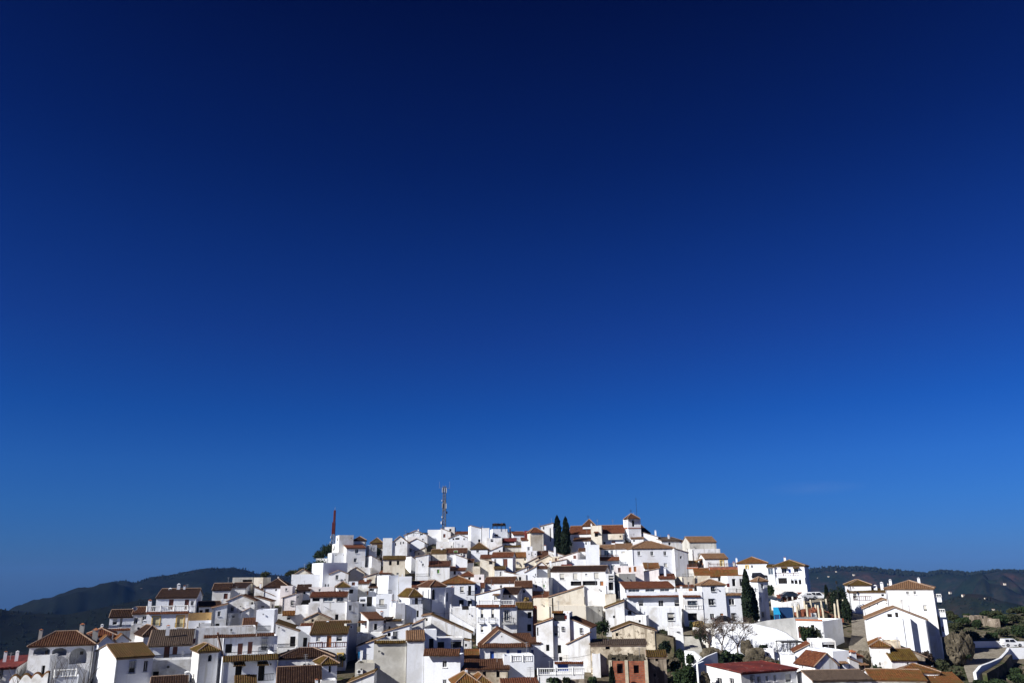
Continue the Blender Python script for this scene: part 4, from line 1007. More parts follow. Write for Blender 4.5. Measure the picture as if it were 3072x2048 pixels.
# ================================================================ church and right part
H("church nave with long red-brown roof split by a cream battlemented bay and low pyramid lantern",
  V(1708,1872,None,1598,1650,'g',1576,"v1758,1630,4,6",a=-10,t='r',q=1655,d=10),
  V(1721,1771,1714,1620,1660,'s',1606,"v1758,1629,4,7",a=-8,t='n',q=1668,d=4),
  V(1772,1804,None,1576,1640,'f',None,"v1789,1603,10,11 A1789,1596,15,4 C1774,1570,4,5",a=-10,m='c',q=1666,d=5),
  V(1748,1786,None,1576,1580,'h',1557,"",a=-10,t='n',q=1648,d=5,ext=.5),
  V(1804,1868,None,1601,1618,'f',None,"v1861,1608,4,5",a=-10,m='c',q=1664,d=3,ext=0),
  V(1803,1870,None,1618,1640,'f',None,"v1813,1627,7,8 b1840,1625,12,6 C1864,1615,6,20",a=-10,q=1662,d=3),
  name='church', cat='church', group=None)
H("square white church bell tower with arched belfry opening, red string course and tiled cap",
  V(1883,1921,1869,1553,1620,'f',None,"a1900,1568,8,20 v1902,1603,2,5 v1874,1565,2,7 v1878,1565,2,7 v1874,1574,2,6 v1878,1574,2,6 G1883,1922,1582,1584 G1870,1882.5,1583,1586",a=12,q=1658,ext=4),
  V(1884,1916,1873,1553,1556,'h',1540,"",a=12,t='n',q=1660,ext=.3),
  name='bell_tower', cat='bell tower', group=None)
H("ochre-roofed low annex at the foot of the bell tower",
  V(1866,1892,None,1627,1640,'s',1604,"",a=-8,t='y',m='p',q=1660,d=6))
H("dark shaded roof wing right behind the bell tower",
  V(1920,1950,None,1597,1612,'s',1569,"",a=20,t='d',q=1650,d=6))
H("small white house with flat dark window slot below the bell tower",
  V(1893,1931,None,1613,1632,'s',1610,"v1902,1621,6,4 N1893,1600,20",a=-8,t='t',q=1672,d=5))
H("long white skyline wall stepping down right with a slim white chimney",
  V(1930,1973,None,1596,1636,'r',1609,"C1966,1590,5,16",a=-12,t='t',q=1665,d=6),
  V(1973,2008,None,1615,1640,'r',1632,"",a=-12,t='t',q=1664,d=6))
H("white house under a long brown skyline roof in half shade",
  V(1984,2048,None,1620,1655,'s',1610,"v2009,1630,7,8 C2006,1602,5,9",a=14,t='g',q=1672,d=7))
H("long lavender-white block with tan hipped roof, three windows in a row and air conditioner",
  V(1896,2022,None,1643,1722,'h',1623,"d1917,1659,9,12 d1956,1659,9,12 d1995,1659,9,12 s1997,1694,10,11 s1960,1692,8,5",a=5,t='t',q=1728,d=9),
  V(2022,2063,None,1643,1722,'r',1656,"",a=20,t='t',q=1727,d=5))
H("white house with tan roof and a big diagonal shadow left of the lavender block",
  V(1847,1896,None,1643,1694,'s',1629,"s1870,1656,12,6",a=-8,t='t',q=1712,d=6))
H("unpainted concrete house with ochre roof and long stained terrace on the right skyline",
  V(2068,2148,2046,1624,1650,'g',1609,"C2114,1627,7,16",a=6,m='k',t='t',q=1690,d=9),
  V(2076,2160,2048,1646,1690,'f',None,"s2098,1664,10,10",a=2,m='v',q=1700))
H("white house with bright red-tan roof, brown balustrade terrace and red awning",
  V(2114,2183,2094,1674,1702,'g',1660,"y2166,1689,8,16 o2105,1687,7,14 A2103,1678,11,6",a=0,t='t',q=1722,d=8),
  V(2061,2094,None,1699,1725,'f',None,"J2062,2094,1693,1700 G2060,2094,1701,1705",a=-8,q=1726,d=5,m='w'),
  V(2062,2094,None,1680,1699,'f',None,"v2068,1685,4,5 v2076,1685,4,5 v2084,1685,4,5",a=-6,q=1712,d=5,m='p'))
H("white house with broad red-brown roof, terracotta terrace rail, balcony balustrade and two windows",
  V(2086,2236,None,1727,1755,'g',1703,"v2158,1737,7,10",a=-8,t='o',q=1742,d=9),
  V(2126,2232,None,1700,1710,'f',None,"J2126,2230,1690,1700",a=-8,q=1732,d=5,m='B'),
  V(2182,2236,2162,1727,1785,'f',None,"v2202,1746,11,20 d2225,1746,12,20 U2174,2207,1764,1776 U2207,2238,1764,1778",a=2,q=1775,d=5))
H("cream cylindrical-cornered house with railings and bent metal flue",
  V(2045,2083,2027,1729,1758,'f',None,"R2047,2082,1720,1729 N2075,1722,8 v2066,1750,7,9",a=8,m='c',q=1764),
  V(2085,2130,None,1726,1752,'f',None,"",a=-6,m='c',q=1762,d=5))
H("grey-cream church-like small block with tall slot windows on its bright left side",
  V(1856,1906,1839,1720,1790,'f',None,"v1842,1727,2,6 v1845,1727,2,6 v1848,1727,2,6 a1843,1752,2,18 a1848,1752,2,18",a=16,m='k',q=1775),
  V(1842,1930,None,1696,1722,'f',None,"o1890,1708,8,14 o1905,1706,8,14 b1858,1709,8,13",a=-6,m='i',q=1764,d=5))
H("pinkish-white blank wall house with top rising right, centre right",
  V(1914,1977,None,1717,1750,'l',1703,"C1906,1714,3,28",a=-8,t='t',m='i',q=1762,d=7))
H("small house with little brown hipped roof above the pinkish wall",
  V(1934,1978,None,1702,1720,'s',1687,"",a=-6,t='o',q=1745,d=5))
H("white house with red-brown eave and a tall slim white chimney, centre right",
  V(1978,2024,None,1733,1762,'s',1720,"C1994,1701,6,24",a=-8,t='r',q=1772,d=5),
  V(2030,2082,None,1758,1774,'s',1752,"",a=-8,q=1776,t='r',d=4))
H("long white villa with red-brown roof, three wide glass bays and red-lined balcony wall",
  V(1874,2022,1860,1762,1782,'s',1743,"g1902,1770,34,9 g1950,1769,28,9 g1994,1768,28,9",a=2,t='r',q=1830,d=8),
  V(1878,2044,None,1776,1792,'f',None,"E1880,2042,1785,1790",a=2,t='r',q=1838,d=3,m='w',ext=0),
  V(1884,2046,None,1790,1850,'f',None,"s1922,1808,17,16 d1983,1809,15,17 s2032,1808,17,18 C1888,1800,2,14",a=2,q=1836,d=5))
H("white end house with glazed balcony, zigzag balustrade and shaded lower window",
  V(2047,2106,None,1774,1882,'f',None,"E2048,2100,1785,1790 g2076,1809,26,13 U2055,2108,1815,1827 v2078,1849,28,20 C2043,1755,6,60 o2072,1768,12,7",a=-4,t='r',q=1868,d=6))
H("big pale three-storey house with tan roof, barred windows and cream-framed door",
  V(2104,2174,2090,1753,1870,'h',1738,"d2139,1766,13,14 d2134,1805,17,17 d2137,1849,13,17 o2166,1852,10,24",a=0,t='t',q=1868,d=7),
  V(2174,2222,None,1784,1870,'f',None,"d2195,1804,17,17 d2200,1848,12,17 E2174,2222,1778,1785",a=2,q=1866,d=6,t='t'),
  V(2222,2258,None,1786,1870,'f',None,"d2231,1803,12,16 b2235,1853,20,32",a=14,q=1862,d=6))
H("tall dark-sided white house with small brown roof right of the big cypress",
  V(2273,2300,2254,1741,1862,'h',1730,"d2287,1757,7,14 d2281,1798,7,14 d2289,1843,7,14 v2266,1768,4,12 R2257,2274,1766,1775",a=18,t='t',q=1862,d=7))
H("white house with orange pyramid roof and yellow-shuttered window, upper right",
  V(2212,2302,None,1687,1735,'h',1670,"y2241,1701,6,9 v2256,1698,5,7 C2209,1673,5,12 c2201,1684,7,12",a=-16,t='o',q=1745,d=8))
H("two-storey villa with ochre hipped roof, brick balcony, hooded windows and pillared loggia",
  V(2322,2412,2424,1695,1735,'h',1680,"d2352,1711,15,13 d2388,1709,13,13 t2369,1711,7,10 A2352,1702,20,4 A2388,1702,20,4 C2354,1670,6,12 J2320,2396,1718,1727",a=-22,t='y',q=1772,d=7),
  V(2328,2414,2426,1731,1755,'f',None,"v2348,1741,26,16 v2377,1742,9,14 v2388,1743,9,14 v2400,1744,8,14 v2414,1743,3,12 C2330,1732,5,20 C2390,1731,5,20",a=-22,q=1776,d=5),
  V(2320,2420,2432,1752,1800,'f',None,"",a=-20,q=1790,d=6),
  V(2300,2322,None,1698,1732,'s',1692,"g2312,1713,15,18",a=-22,q=1768,t='y',d=4))
H("white-walled ground house under the unfinished concrete columns with brick edge and brown door",
  V(2388,2468,2526,1862,1925,'f',None,"b2410,1896,30,30 v2439,1890,11,30 G2387,2467,1855,1861",a=-40,m='w',q=1935,d=9))
# ---- lower middle right
H("pale stained wall house with ochre verge rising right and bright edge, left of the villa",
  V(1816,1873,None,1822,1898,'l',1801,"",a=-6,t='y',m='v',q=1895,d=7),
  V(1815,1847,None,1781,1815,'f',None,"",a=-4,m='c',q=1862,d=5))
H("rain-marked low white shed beneath the villa with a dark attic opening",
  V(1876,1938,1946,1846,1885,'f',None,"",a=-16,m='v',q=1905,d=5),
  V(1874,1918,None,1820,1850,'r',1846,"v1889,1838,11,13",a=12,q=1882,m='w',t='t',d=5))
H("white rendered wall house below the villa with one square blind and a long diagonal shadow",
  V(1918,2042,None,1820,1900,'f',None,"s2012,1849,19,20 C1912,1806,8,16",a=-8,m='w',q=1880,d=5),
  V(2006,2048,None,1882,1940,'f',None,"",a=-6,m='v',q=1908,d=4))
H("ruined stone barn gable with mossy ochre roof edge and small hole",
  V(1836,1966,None,1890,1950,'k',1868,"v1851,1902,7,9",a=-6,m='x',t='m',q=1940,xa=1893,d=7))
H("long mottled cream farmhouse wall with concrete ledge and two small dark windows",
  V(1771,1938,None,1930,2020,'s',1918,"v1823,1940,13,12 d1779,1990,9,13",a=-6,m='x',t='g',q=1998,d=5),
  V(1776,1800,None,1960,2020,'f',None,"",a=-6,m='v',q=2003,d=3))
H("square rubble and brick hut with ochre tile roof right of the red brick building",
  V(1942,1998,None,1966,2060,'s',1950,"v1970,1975,8,12 v1964,2024,7,9",a=-8,m='s',t='y',q=2045,d=5))
# ---- bottom right
H("white house with large faded red flat roof, bright left wall and bluish right wall",
  V(2222,2390,2121,2015,2085,'s',1990,"d2158,2042,16,18 d2195,2043,14,18 d2256,2037,10,18 d2275,2038,6,14 d2301,2034,8,14 d2325,2033,8,17 s2365,2032,17,22",a=24,t='R',q=2080))
H("white steps house with roof terrace railings under the black pergola",
  V(2345,2383,None,1963,2005,'f',None,"R2348,2380,1945,1962 v2371,1988,3,14",a=-12,q=2022,d=5),
  V(2287,2320,None,1948,1985,'f',None,"",a=-20,q=2010,d=3))
H("white house with red tile roof and chunky white chimney, stained gable to the right",
  V(2444,2512,2386,1993,2060,'k',1957,"C2464,1963,19,16 v2407,1996,3,14",a=16,t='r',m='v',q=2050))
H("white house with striped-shadow pergola opening and red roof patch at its left",
  V(2430,2506,None,1920,1975,'f',None,"v2486,1938,38,22",a=-14,q=2005,d=5),
  V(2384,2430,None,1953,1975,'l',1930,"",a=-14,q=2000,t='r',d=5))
H("grey-white upright house front with small white hood over its door",
  V(2497,2546,None,1951,2020,'f',None,"v2525,1999,11,20 A2525,1985,22,5 p2510,1971,2,2 p2530,1970,2,2",a=12,q=2045,d=6,t='t'),
  V(2547,2592,None,1972,2020,'r',1992,"v2585,2000,16,14 A2585,1990,24,5 C2555,1950,17,12",a=12,q=2044,d=5,t='t'),
  V(2564,2586,None,1967,1985,'s',1951,"",a=0,q=2030,t='r',d=4))
H("long brown-roofed white house along the bottom edge, right",
  V(2437,2614,2382,2038,2085,'g',2009,"v2570,2050,14,6",a=4,t='g',q=2085))
H("house with rough mossy orange tile roof in the bottom right corner",
  V(2615,2778,None,2036,2085,'g',2007,"v2640,2050,16,6 v2697,2052,14,6 v2756,2050,14,6",a=-14,t='o',q=2085,d=8),
  V(2778,2890,None,2048,2090,'s',2014,"",a=-18,t='o',q=2092,d=8))
H("house with mottled orange hipped roof and tiny arched dormer behind the bottom corner roof",
  V(2690,2816,None,2013,2035,'h',1987,"c2725,1997,17,9",a=-16,t='o',q=2060,d=7))
H("old dirty-white cottage with orange roof beside the lane",
  V(2612,2668,None,1937,2015,'h',1916,"v2640,1990,4,8 C2641,1910,9,14",a=-22,t='o',m='v',q=2040,d=7))
H("small white house with two-tone ochre roof and rough stone side wall",
  V(2673,2750,2641,1976,2025,'g',1945,"",a=0,t='y',m='w',q=2046),
  V(2650,2700,None,1922,1950,'f',None,"",a=-20,m='x',q=2030,d=3),
  V(2698,2770,None,1936,1990,'r',1968,"",a=-16,m='s',t='g',q=2028,d=3))
H("tall white gabled house with two dark attic windows and projecting buttress walls",
  V(2598,2778,None,1856,1960,'k',1821,"v2669,1845,14,9 v2690,1843,9,13 p2684,1829,3,3 Q2646,2706,1852,1945,1.3 Q2708,2729,1852,1945,1.3",a=-22,t='t',m='w',q=1985,xa=2683,d=9))
H("white gabled house with tan roof and round vents in front of the tallest block",
  V(2590,2750,None,1824,1880,'k',1797,"p2609,1819,3,3 p2633,1811,3,3 p2660,1809,3,3 p2682,1814,3,3 d2753,1833,3,12",a=-22,t='t',q=1945,xa=2650,d=10))
H("tallest plain white block with brown hipped roof, twin attic windows and side balconies",
  V(2656,2798,None,1763,1970,'h',1741,"d2723,1778,8,9 d2745,1777,8,9 s2776,1823,12,16 C2755,1732,7,16 C2670,1737,7,18",a=-28,t='t',q=1962,d=8),
  V(2803,2824,None,1792,1801,'f',None,"U2803,2823,1782,1791",a=-28,q=1968,d=3,ext=0.2),
  V(2814,2836,None,1837,1846,'f',None,"U2814,2834,1827,1836",a=-28,q=1968,d=3,ext=0.2),
  V(2818,2838,None,1846,1900,'f',None,"b2828,1886,7,14",a=-20,q=1966,d=3,ext=0.5))
H("small white house with ochre hipped roof, lower tiled wing and terracotta posts, right",
  V(2548,2612,2534,1753,1775,'h',1738,"d2558,1757,5,10 v2588,1752,10,3",a=-14,t='y',q=1830,d=6),
  V(2543,2656,None,1773,1812,'s',1764,"d2565,1787,9,14 v2648,1784,8,6 C2644,1745,8,16 C2625,1754,9,9 J2560,2614,1788,1800",a=-24,t='y',q=1835,d=5))
# ================================================================ ground, hills, road
from mathutils import noise as mno
rng = random.Random(7)
def gp(px, v, lift=0.0):
    """point on the village ground seen at (px, v)"""
    p = at(px, v, g(v)); p.z += lift; return p
def land_mat(name, cols, scale=0.15, dots=None, fine=2.0):
    m, nt, bs = new_mat(name); a = noise(nt, scale, 6, None, 0.65)
    r = ramp(nt, a.outputs[0], [(0.3 + 0.4 * i / (len(cols) - 1), c) for i, c in enumerate(cols)]); col = r.outputs[0]
    b = noise(nt, fine, 5); rb = ramp(nt, b.outputs[0], [(0.3, (0.6, 0.6, 0.6)), (0.7, (1.15, 1.15, 1.15))]); col = mul(nt, col, rb.outputs[0]).outputs[2]
    if dots:
        geo = N(nt, "ShaderNodeNewGeometry"); vo = N(nt, "ShaderNodeTexVoronoi"); vo.inputs["Scale"].default_value = dots[0]
        nt.links.new(geo.outputs["Position"], vo.inputs["Vector"]); rd = ramp(nt, vo.outputs["Distance"], [(dots[1], (1, 1, 1)), (dots[1] + 0.12, (0, 0, 0))])
        c_ = noise(nt, scale * 1.7, 4); rc = ramp(nt, c_.outputs[0], [(0.4, (0, 0, 0)), (0.55, (1, 1, 1))]); mk = mul(nt, rd.outputs[0], rc.outputs[0])
        z = N(nt, "ShaderNodeMix", data_type='RGBA'); nt.links.new(mk.outputs[2], z.inputs[0]); nt.links.new(col, z.inputs[6]); z.inputs[7].default_value = (*dots[2], 1); col = z.outputs[2]
    nt.links.new(col, bs.inputs["Base Color"]); bs.inputs["Roughness"].default_value = 0.95; bs.inputs["Specular IOR Level"].default_value = 0.1
    bump(nt, bs, b.outputs[0], 0.5, 0.3 if fine > .5 else 4.0); return m
G_MAT = land_mat("dry_hillside_ground", [(0.045, 0.045, 0.022), (0.09, 0.08, 0.045), (0.15, 0.125, 0.085), (0.24, 0.21, 0.16)], 0.12, (0.6, 0.28, (0.045, 0.06, 0.02)))
mb = MB(); xs_ = [-1500 + 60 * i for i in range(0, 18)] + [-440 + 8 * i for i in range(0, 124)] + [560 + 60 * i for i in range(0, 18)]
ys_ = [-60, -30, 0, 10, 30, 60] + [84 + 3.0 * i for i in range(0, 75)] + [310 + 30 * i for i in range(0, 14)] + [800, 1200, 2000]
for y in ys_:
    for x in xs_:
        z = ground_z(x, max(y, 0)) if y > 0 else -1.7
        if y > 95: z += (mno.fractal(Vector((x, y, 0)) * 0.05, 1.0, 2.0, 4) * 0.8 if abs(x) < 500 else 0)
        mb.v.append((x, y, z - (0 if y < 800 else 20)))
W_ = len(xs_)
for j in range(len(ys_) - 1):
    for i in range(W_ - 1): k = j * W_ + i; mb.f.append((k, k + 1, k + W_ + 1, k + W_))
tag(mb.build("ground", G_MAT, smooth=True), kind='structure')
HILL_L = land_mat("dark_wooded_hill", [(0.002, 0.004, 0.002), (0.004, 0.006, 0.003), (0.005, 0.008, 0.004), (0.011, 0.010, 0.007)], 0.012, (0.09, 0.3, (0.004, 0.008, 0.004)), 0.04)
HILL_R = land_mat("far_scrubby_hill", [(0.006, 0.013, 0.007), (0.012, 0.019, 0.009), (0.024, 0.022, 0.015), (0.060, 0.032, 0.024)], 0.010, (0.07, 0.32, (0.007, 0.013, 0.008)), 0.03)
def hill_h(tab, px): return lerp_tab(tab, px)
HS = {}
def hill(name, tab, Rr, Rf, zf, mat, x0, x1, seed, amp):
    nx, ny = int((x1 - x0) / 9), 60; mb = MB()
    def P(px, t):
        # t 0 foot .. 1 ridge .. 1.3 behind
        d = ray(px, hill_h(tab, px)); hd = Vector((d.x, d.y, 0)).normalized(); el = d.z / math.hypot(d.x, d.y); zr = el * Rr
        R = Rf + (Rr - Rf) * min(t, 1.3); tt = min(t, 1); z = zf + (zr - zf) * (tt ** 1.25)
        if t > 1: z = zr - (t - 1) * 900
        q = Vector((hd.x * R, hd.y * R, seed)) * 0.0035; sp = mno.fractal(q, 0.9, 2.1, 6)
        z += sp * amp * math.sin(math.pi * min(tt, 1)) ** 0.7 - abs(mno.noise(q * 2.2)) * amp * .9 * math.sin(math.pi * min(tt, 1))
        if t >= .97: z += (mno.noise(Vector((px * .09, seed, 0))) * .5 + mno.noise(Vector((px * .3, seed, 4))) * .5) * Rr * .0009
        return Vector((hd.x * R, hd.y * R, z))
    HS[name + str(seed)] = P
    for j in range(ny + 1):
        for i in range(nx + 1): mb.v.append(tuple(P(x0 + (x1 - x0) * i / nx, 1.3 * j / ny)))
    for j in range(ny):
        for i in range(nx): k = j * (nx + 1) + i; mb.f.append((k, k + 1, k + nx + 2, k + nx + 1))
    tag(mb.build(name, mat, smooth=True), kind='structure')
RL = [(-1500, 1900), (-600, 1860), (0, 1835), (60, 1824), (100, 1815), (170, 1795), (260, 1770), (330, 1751), (378, 1741), (405, 1748), (450, 1731), (520, 1720), (570, 1709), (620, 1702), (700, 1702), (735, 1706), (765, 1716), (800, 1720), (880, 1726), (1100, 1735), (1500, 1745), (1900, 1735)]
RL2 = [(-1500, 1800), (-300, 1795), (-20, 1818), (20, 1828), (90, 1836), (200, 1841), (300, 1822), (420, 1797), (560, 1780), (700, 1772), (900, 1772), (1300, 1800), (1900, 1800)]
RR = [(1700, 1740), (2200, 1725), (2380, 1722), (2430, 1711), (2500, 1704), (2560, 1705), (2600, 1707), (2700, 1715), (2780, 1724), (2820, 1717), (2860, 1718), (2900, 1723), (2960, 1721), (3000, 1717), (3072, 1721), (3500, 1720), (4600, 1735)]
RR2 = [(1700, 1850), (2300, 1850), (2420, 1835), (2700, 1815), (2830, 1800), (2870, 1785), (2910, 1776), (2950, 1780), (3000, 1797), (3072, 1812), (3400, 1800), (4600, 1780)]
hill("hill", RL, 2300, 900, -170, HILL_L, -900, 1900, 3, 75)
hill("hill", RL2, 1250, 620, -150, HILL_L, -900, 1900, 9, 28)
hill("hill", RR, 3100, 1500, -220, HILL_R, 1700, 4300, 5, 110)
hill("hill", RR2, 1600, 700, -200, HILL_R, 1700, 4300, 8, 45)
# trees along the far ridges, too many to count
LEAF_D = plain("far_tree_foliage", (0.009, 0.015, 0.008), 0.95, 0.4, 0.05)
def blobs(name, key, x0, x1, n, t0, t1, s0, s1):
    P = HS[key]; mb = MB()
    for _ in range(n):
        px = rng.uniform(x0, x1); t = rng.uniform(t0, t1); c = P(px, t); s = rng.uniform(s0, s1); h = s * rng.uniform(.8, 1.5)
        k = len(mb.v); m_ = 6
        for lev, (rr, zz) in enumerate(((.5, -.3), (1, .35), (.75, .8))):
            for i in range(m_):
                a = 2 * math.pi * i / m_ + lev; q = rr * s * .5 * rng.uniform(.75, 1.2); mb.v.append((c.x + q * math.cos(a), c.y + q * math.sin(a), c.z + h * zz * rng.uniform(.85, 1.1)))
        mb.v.append((c.x, c.y, c.z + h))
        for lev in (0, 1):
            for i in range(m_): a, b = k + lev * m_ + i, k + lev * m_ + (i + 1) % m_; mb.f.append((a, b, b + m_, a + m_))
        for i in range(m_): mb.f.append((k + 2 * m_ + i, k + 2 * m_ + (i + 1) % m_, k + 3 * m_))
    tag(mb.build(name, LEAF_D), kind='stuff', label="dark woodland scattered over the far ridges", cat="woodland")
blobs("far_woodland", "hill5", 2380, 3150, 1500, .975, 1.0, 4, 9)
blobs("far_woodland", "hill8", 2380, 3150, 900, .5, 1.0, 2, 4)
blobs("far_woodland", "hill3", -50, 1000, 700, .97, 1.0, 1.5, 3.5)
blobs("far_woodland", "hill9", -50, 900, 500, .8, 1.0, 1.2, 2.5)

# distant white farmhouses on the hills
def farmhouse(px, row, R_, L, label):
    P = HS["hill3" if px < 1000 else "hill8" if (px > 2870 and row > 1780) else "hill5"]; best = None
    for i in range(100):          # put it on the hillside where that row meets the slope
        q = P(px, .25 + .0075 * i); c_ = CY - F_PX * q.dot(CU) / q.dot(FW); k_ = abs(c_ - row)
        if best is None or k_ < best[0]: best = (k_, q)
    p = best[1]; L *= p.length / R_ * .34; e = empty("farmhouse", p, rng.uniform(-.3, .3)); D = L * .6; h = L * .38
    b = MB(); b.box(-L / 2, L / 2, -D / 2, D / 2, -2.5, h); [b.poly([(x, -D / 2, h), (x, D / 2, h), (x, 0, h + D * .25)]) for x in (-L / 2, L / 2)]; b.build("wall", M['c'], e)
    r = MB(); r.poly([(-L / 2 - .4, -D / 2 - .4, h - .1), (L / 2 + .4, -D / 2 - .4, h - .1), (L / 2 + .4, 0, h + D * .27), (-L / 2 - .4, 0, h + D * .27)])
    r.poly([(-L / 2 - .4, D / 2 + .4, h - .1), (-L / 2 - .4, 0, h + D * .27), (L / 2 + .4, 0, h + D * .27), (L / 2 + .4, D / 2 + .4, h - .1)]); r.build("roof", T['t'], e)
    tag(e, label, "farmhouse", "tiny white farmhouses on the distant hills")
for i, (px, row, R_, L, lb) in enumerate([
    (427, 1767, 1900, 9, "only white farmhouse dot on the dark left hill"),
    (2507, 1715, 2900, 14, "highest tiny farmhouse, close under the right ridge line"),
    (2483, 1728, 2800, 15, "tiny white farmhouse left of and below the highest one"),
    (2450, 1735, 2800, 9, "leftmost tiny white speck of farmhouse beside the pillared villa"),
    (2559, 1721, 2800, 18, "pale wide farmhouse under the ridge above the ochre-roofed house"),
    (2660, 1751, 2600, 16, "pale farmhouse between the two white chimneys, far hill"),
    (2841, 1778, 2300, 18, "farmhouse just right of the tallest white block's balcony"),
    (2889, 1785, 1500, 14, "white farmhouse on the crest of the nearer brown hill"),
    (2954, 1794, 1480, 9, "small white farmhouse lower on the nearer brown hill's right flank"),
    (3008, 1752, 2700, 18, "long white farmhouse on the bluish slope at the far right"),
    (2973, 1825, 1400, 10, "white farmhouse low down just above the right-hand scrub"),
    ]): farmhouse(px, row, R_, L, lb)

# ---- road, lane, walls
ROAD = land_mat("worn_concrete_road", [(0.22, 0.19, 0.15), (0.30, 0.265, 0.21), (0.36, 0.32, 0.26)], 0.3, None, 3.0)
def ribbon(name, rows, mat, lift=-0.45, kind='structure', n=6):
    """rows: (v, px_left, px_right)"""
    mb = MB(); R = []
    for (a, b) in zip(rows, rows[1:]):
        for i in range(n): t = i / n; R.append(tuple(a[k] + (b[k] - a[k]) * t for k in range(3)))
    R.append(rows[-1]); m = 8
    for (v, l, r) in R:
        for j in range(m + 1): mb.v.append(tuple(gp(l + (r - l) * j / m, v, lift)))
    for i in range(len(R) - 1):
        for j in range(m): k = i * (m + 1) + j; mb.f.append((k, k + 1, k + m + 2, k + m + 1))
    return tag(mb.build(name, mat, smooth=True), kind=kind)
ribbon("road", [(2035, 2905, 2940), (1990, 2890, 2985), (1960, 2900, 3020), (1945, 2905, 3085), (1932, 2890, 3200)], ROAD)
ribbon("lane", [(2015, 2640, 2715), (1985, 2600, 2665), (1960, 2550, 2640), (1930, 2545, 2635), (1890, 2555, 2620), (1850, 2553, 2610), (1820, 2550, 2612), (1800, 2553, 2625)], ROAD)
ribbon("terrace_ground", [(1800, 2290, 2560), (1770, 2300, 2550)], ROAD)
ribbon("terrace_ground", [(1880, 2070, 2290), (1862, 2080, 2290)], ROAD, 0.0)
def wallstrip(pts, th, mat, name, label, cat="wall", batter=0.0):
    """pts: (px, row_top, row_base[, depth_row])"""
    mb = MB(); Q = []
    for p in pts:
        px, a, b = p[:3]; Y = g(p[3] if len(p) > 3 else b); Q.append((at(px, a, Y), at(px, b, Y)))
    for (t0, b0), (t1, b1) in zip(Q, Q[1:]):
        d = Vector((t1.x - t0.x, t1.y - t0.y, 0)); nrm = Vector((-d.y, d.x, 0)).normalized() * th
        if nrm.y < 0: nrm = -nrm
        zb0, zb1 = Vector((t0.x, t0.y, b0.z - 1.6)), Vector((t1.x, t1.y, b1.z - 1.6)); k = len(mb.v)
        bo = nrm.normalized() * -batter; mb.v += [tuple(q) for q in (zb0 + bo, zb1 + bo, t1, t0, zb0 + nrm, zb1 + nrm, t1 + nrm, t0 + nrm)]
        mb.f += [tuple(k + i for i in q) for q in ((0, 1, 2, 3), (3, 2, 6, 7), (4, 7, 6, 5), (0, 3, 7, 4), (1, 5, 6, 2))]
    o = mb.build(name, mat); return tag(o, label, cat)
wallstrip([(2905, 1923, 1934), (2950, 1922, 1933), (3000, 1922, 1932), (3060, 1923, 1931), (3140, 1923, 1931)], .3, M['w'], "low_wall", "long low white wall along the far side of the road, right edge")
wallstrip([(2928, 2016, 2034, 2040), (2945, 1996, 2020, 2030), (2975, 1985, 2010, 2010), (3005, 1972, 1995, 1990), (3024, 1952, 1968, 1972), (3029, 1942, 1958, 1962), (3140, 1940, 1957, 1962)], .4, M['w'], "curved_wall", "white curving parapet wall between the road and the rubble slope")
wallstrip([(2960, 2018, 2075, 2040), (2985, 2004, 2060, 2025), (3012, 1988, 2050, 2005), (3030, 1966, 2050, 1985), (3036, 1962, 2045, 1980)], .6, G_MAT, "rubble_wall", "dark rubble retaining wall beneath the curving white parapet")
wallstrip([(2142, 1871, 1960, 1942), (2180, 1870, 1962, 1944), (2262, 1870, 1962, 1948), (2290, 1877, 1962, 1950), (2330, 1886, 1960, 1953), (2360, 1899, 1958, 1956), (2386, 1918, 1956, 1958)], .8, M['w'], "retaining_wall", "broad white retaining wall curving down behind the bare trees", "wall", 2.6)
wallstrip([(2078, 1880, 1920, 1915), (2098, 1885, 1938, 1925), (2142, 1880, 1960, 1940)], .6, M['v'], "retaining_wall", "short white retaining wall beside the steps, left of the bare trees")
wallstrip([(2262, 1868, 1880, 1900), (2300, 1860, 1890, 1905), (2345, 1855, 1910, 1912), (2383, 1851, 1922, 1922), (2392, 1880, 1925, 1924)], 5, M['G'], "concrete_ramp_wall", "grey concrete ramp wall below the blue container, above the white retaining wall")
wallstrip([(2312, 1797, 1812, 1822), (2345, 1806, 1818, 1828), (2380, 1800, 1818, 1830), (2412, 1792, 1822, 1832)], .3, M['v'], "curved_wall", "shaded curving white wall under the brick bollards")
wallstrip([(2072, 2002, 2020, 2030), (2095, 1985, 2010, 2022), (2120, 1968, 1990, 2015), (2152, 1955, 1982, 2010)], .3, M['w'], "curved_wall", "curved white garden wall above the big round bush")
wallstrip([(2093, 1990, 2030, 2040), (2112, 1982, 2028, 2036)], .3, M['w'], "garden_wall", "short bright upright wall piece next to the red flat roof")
wallstrip([(2018, 1892, 1960, 1955), (2050, 1905, 1962, 1957)], .4, M['v'], "stained_wall", "low stained white wall left of the shaded steps")
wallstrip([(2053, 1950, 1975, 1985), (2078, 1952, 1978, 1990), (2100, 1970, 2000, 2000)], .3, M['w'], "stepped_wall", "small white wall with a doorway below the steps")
wallstrip([(1660, 2040, 2060, 2062), (1700, 2038, 2062, 2065), (1760, 2036, 2064, 2066)], .8, M['s'], "rubble_wall", "low rubble wall under the blue-gated terrace, bottom edge")
wallstrip([(1968, 1900, 1965, 1958), (1990, 1905, 1975, 1962), (2020, 1912, 1980, 1965)], 1.5, G_MAT, "rubble_wall", "tumbledown stone wall right of the mossy barn gable")
wallstrip([(2800, 2030, 2050, 2070), (2830, 2032, 2055, 2072), (2860, 2040, 2060, 2074)], .5, M['v'], "garden_wall", "pale wall fragment at the bottom edge, lower right")
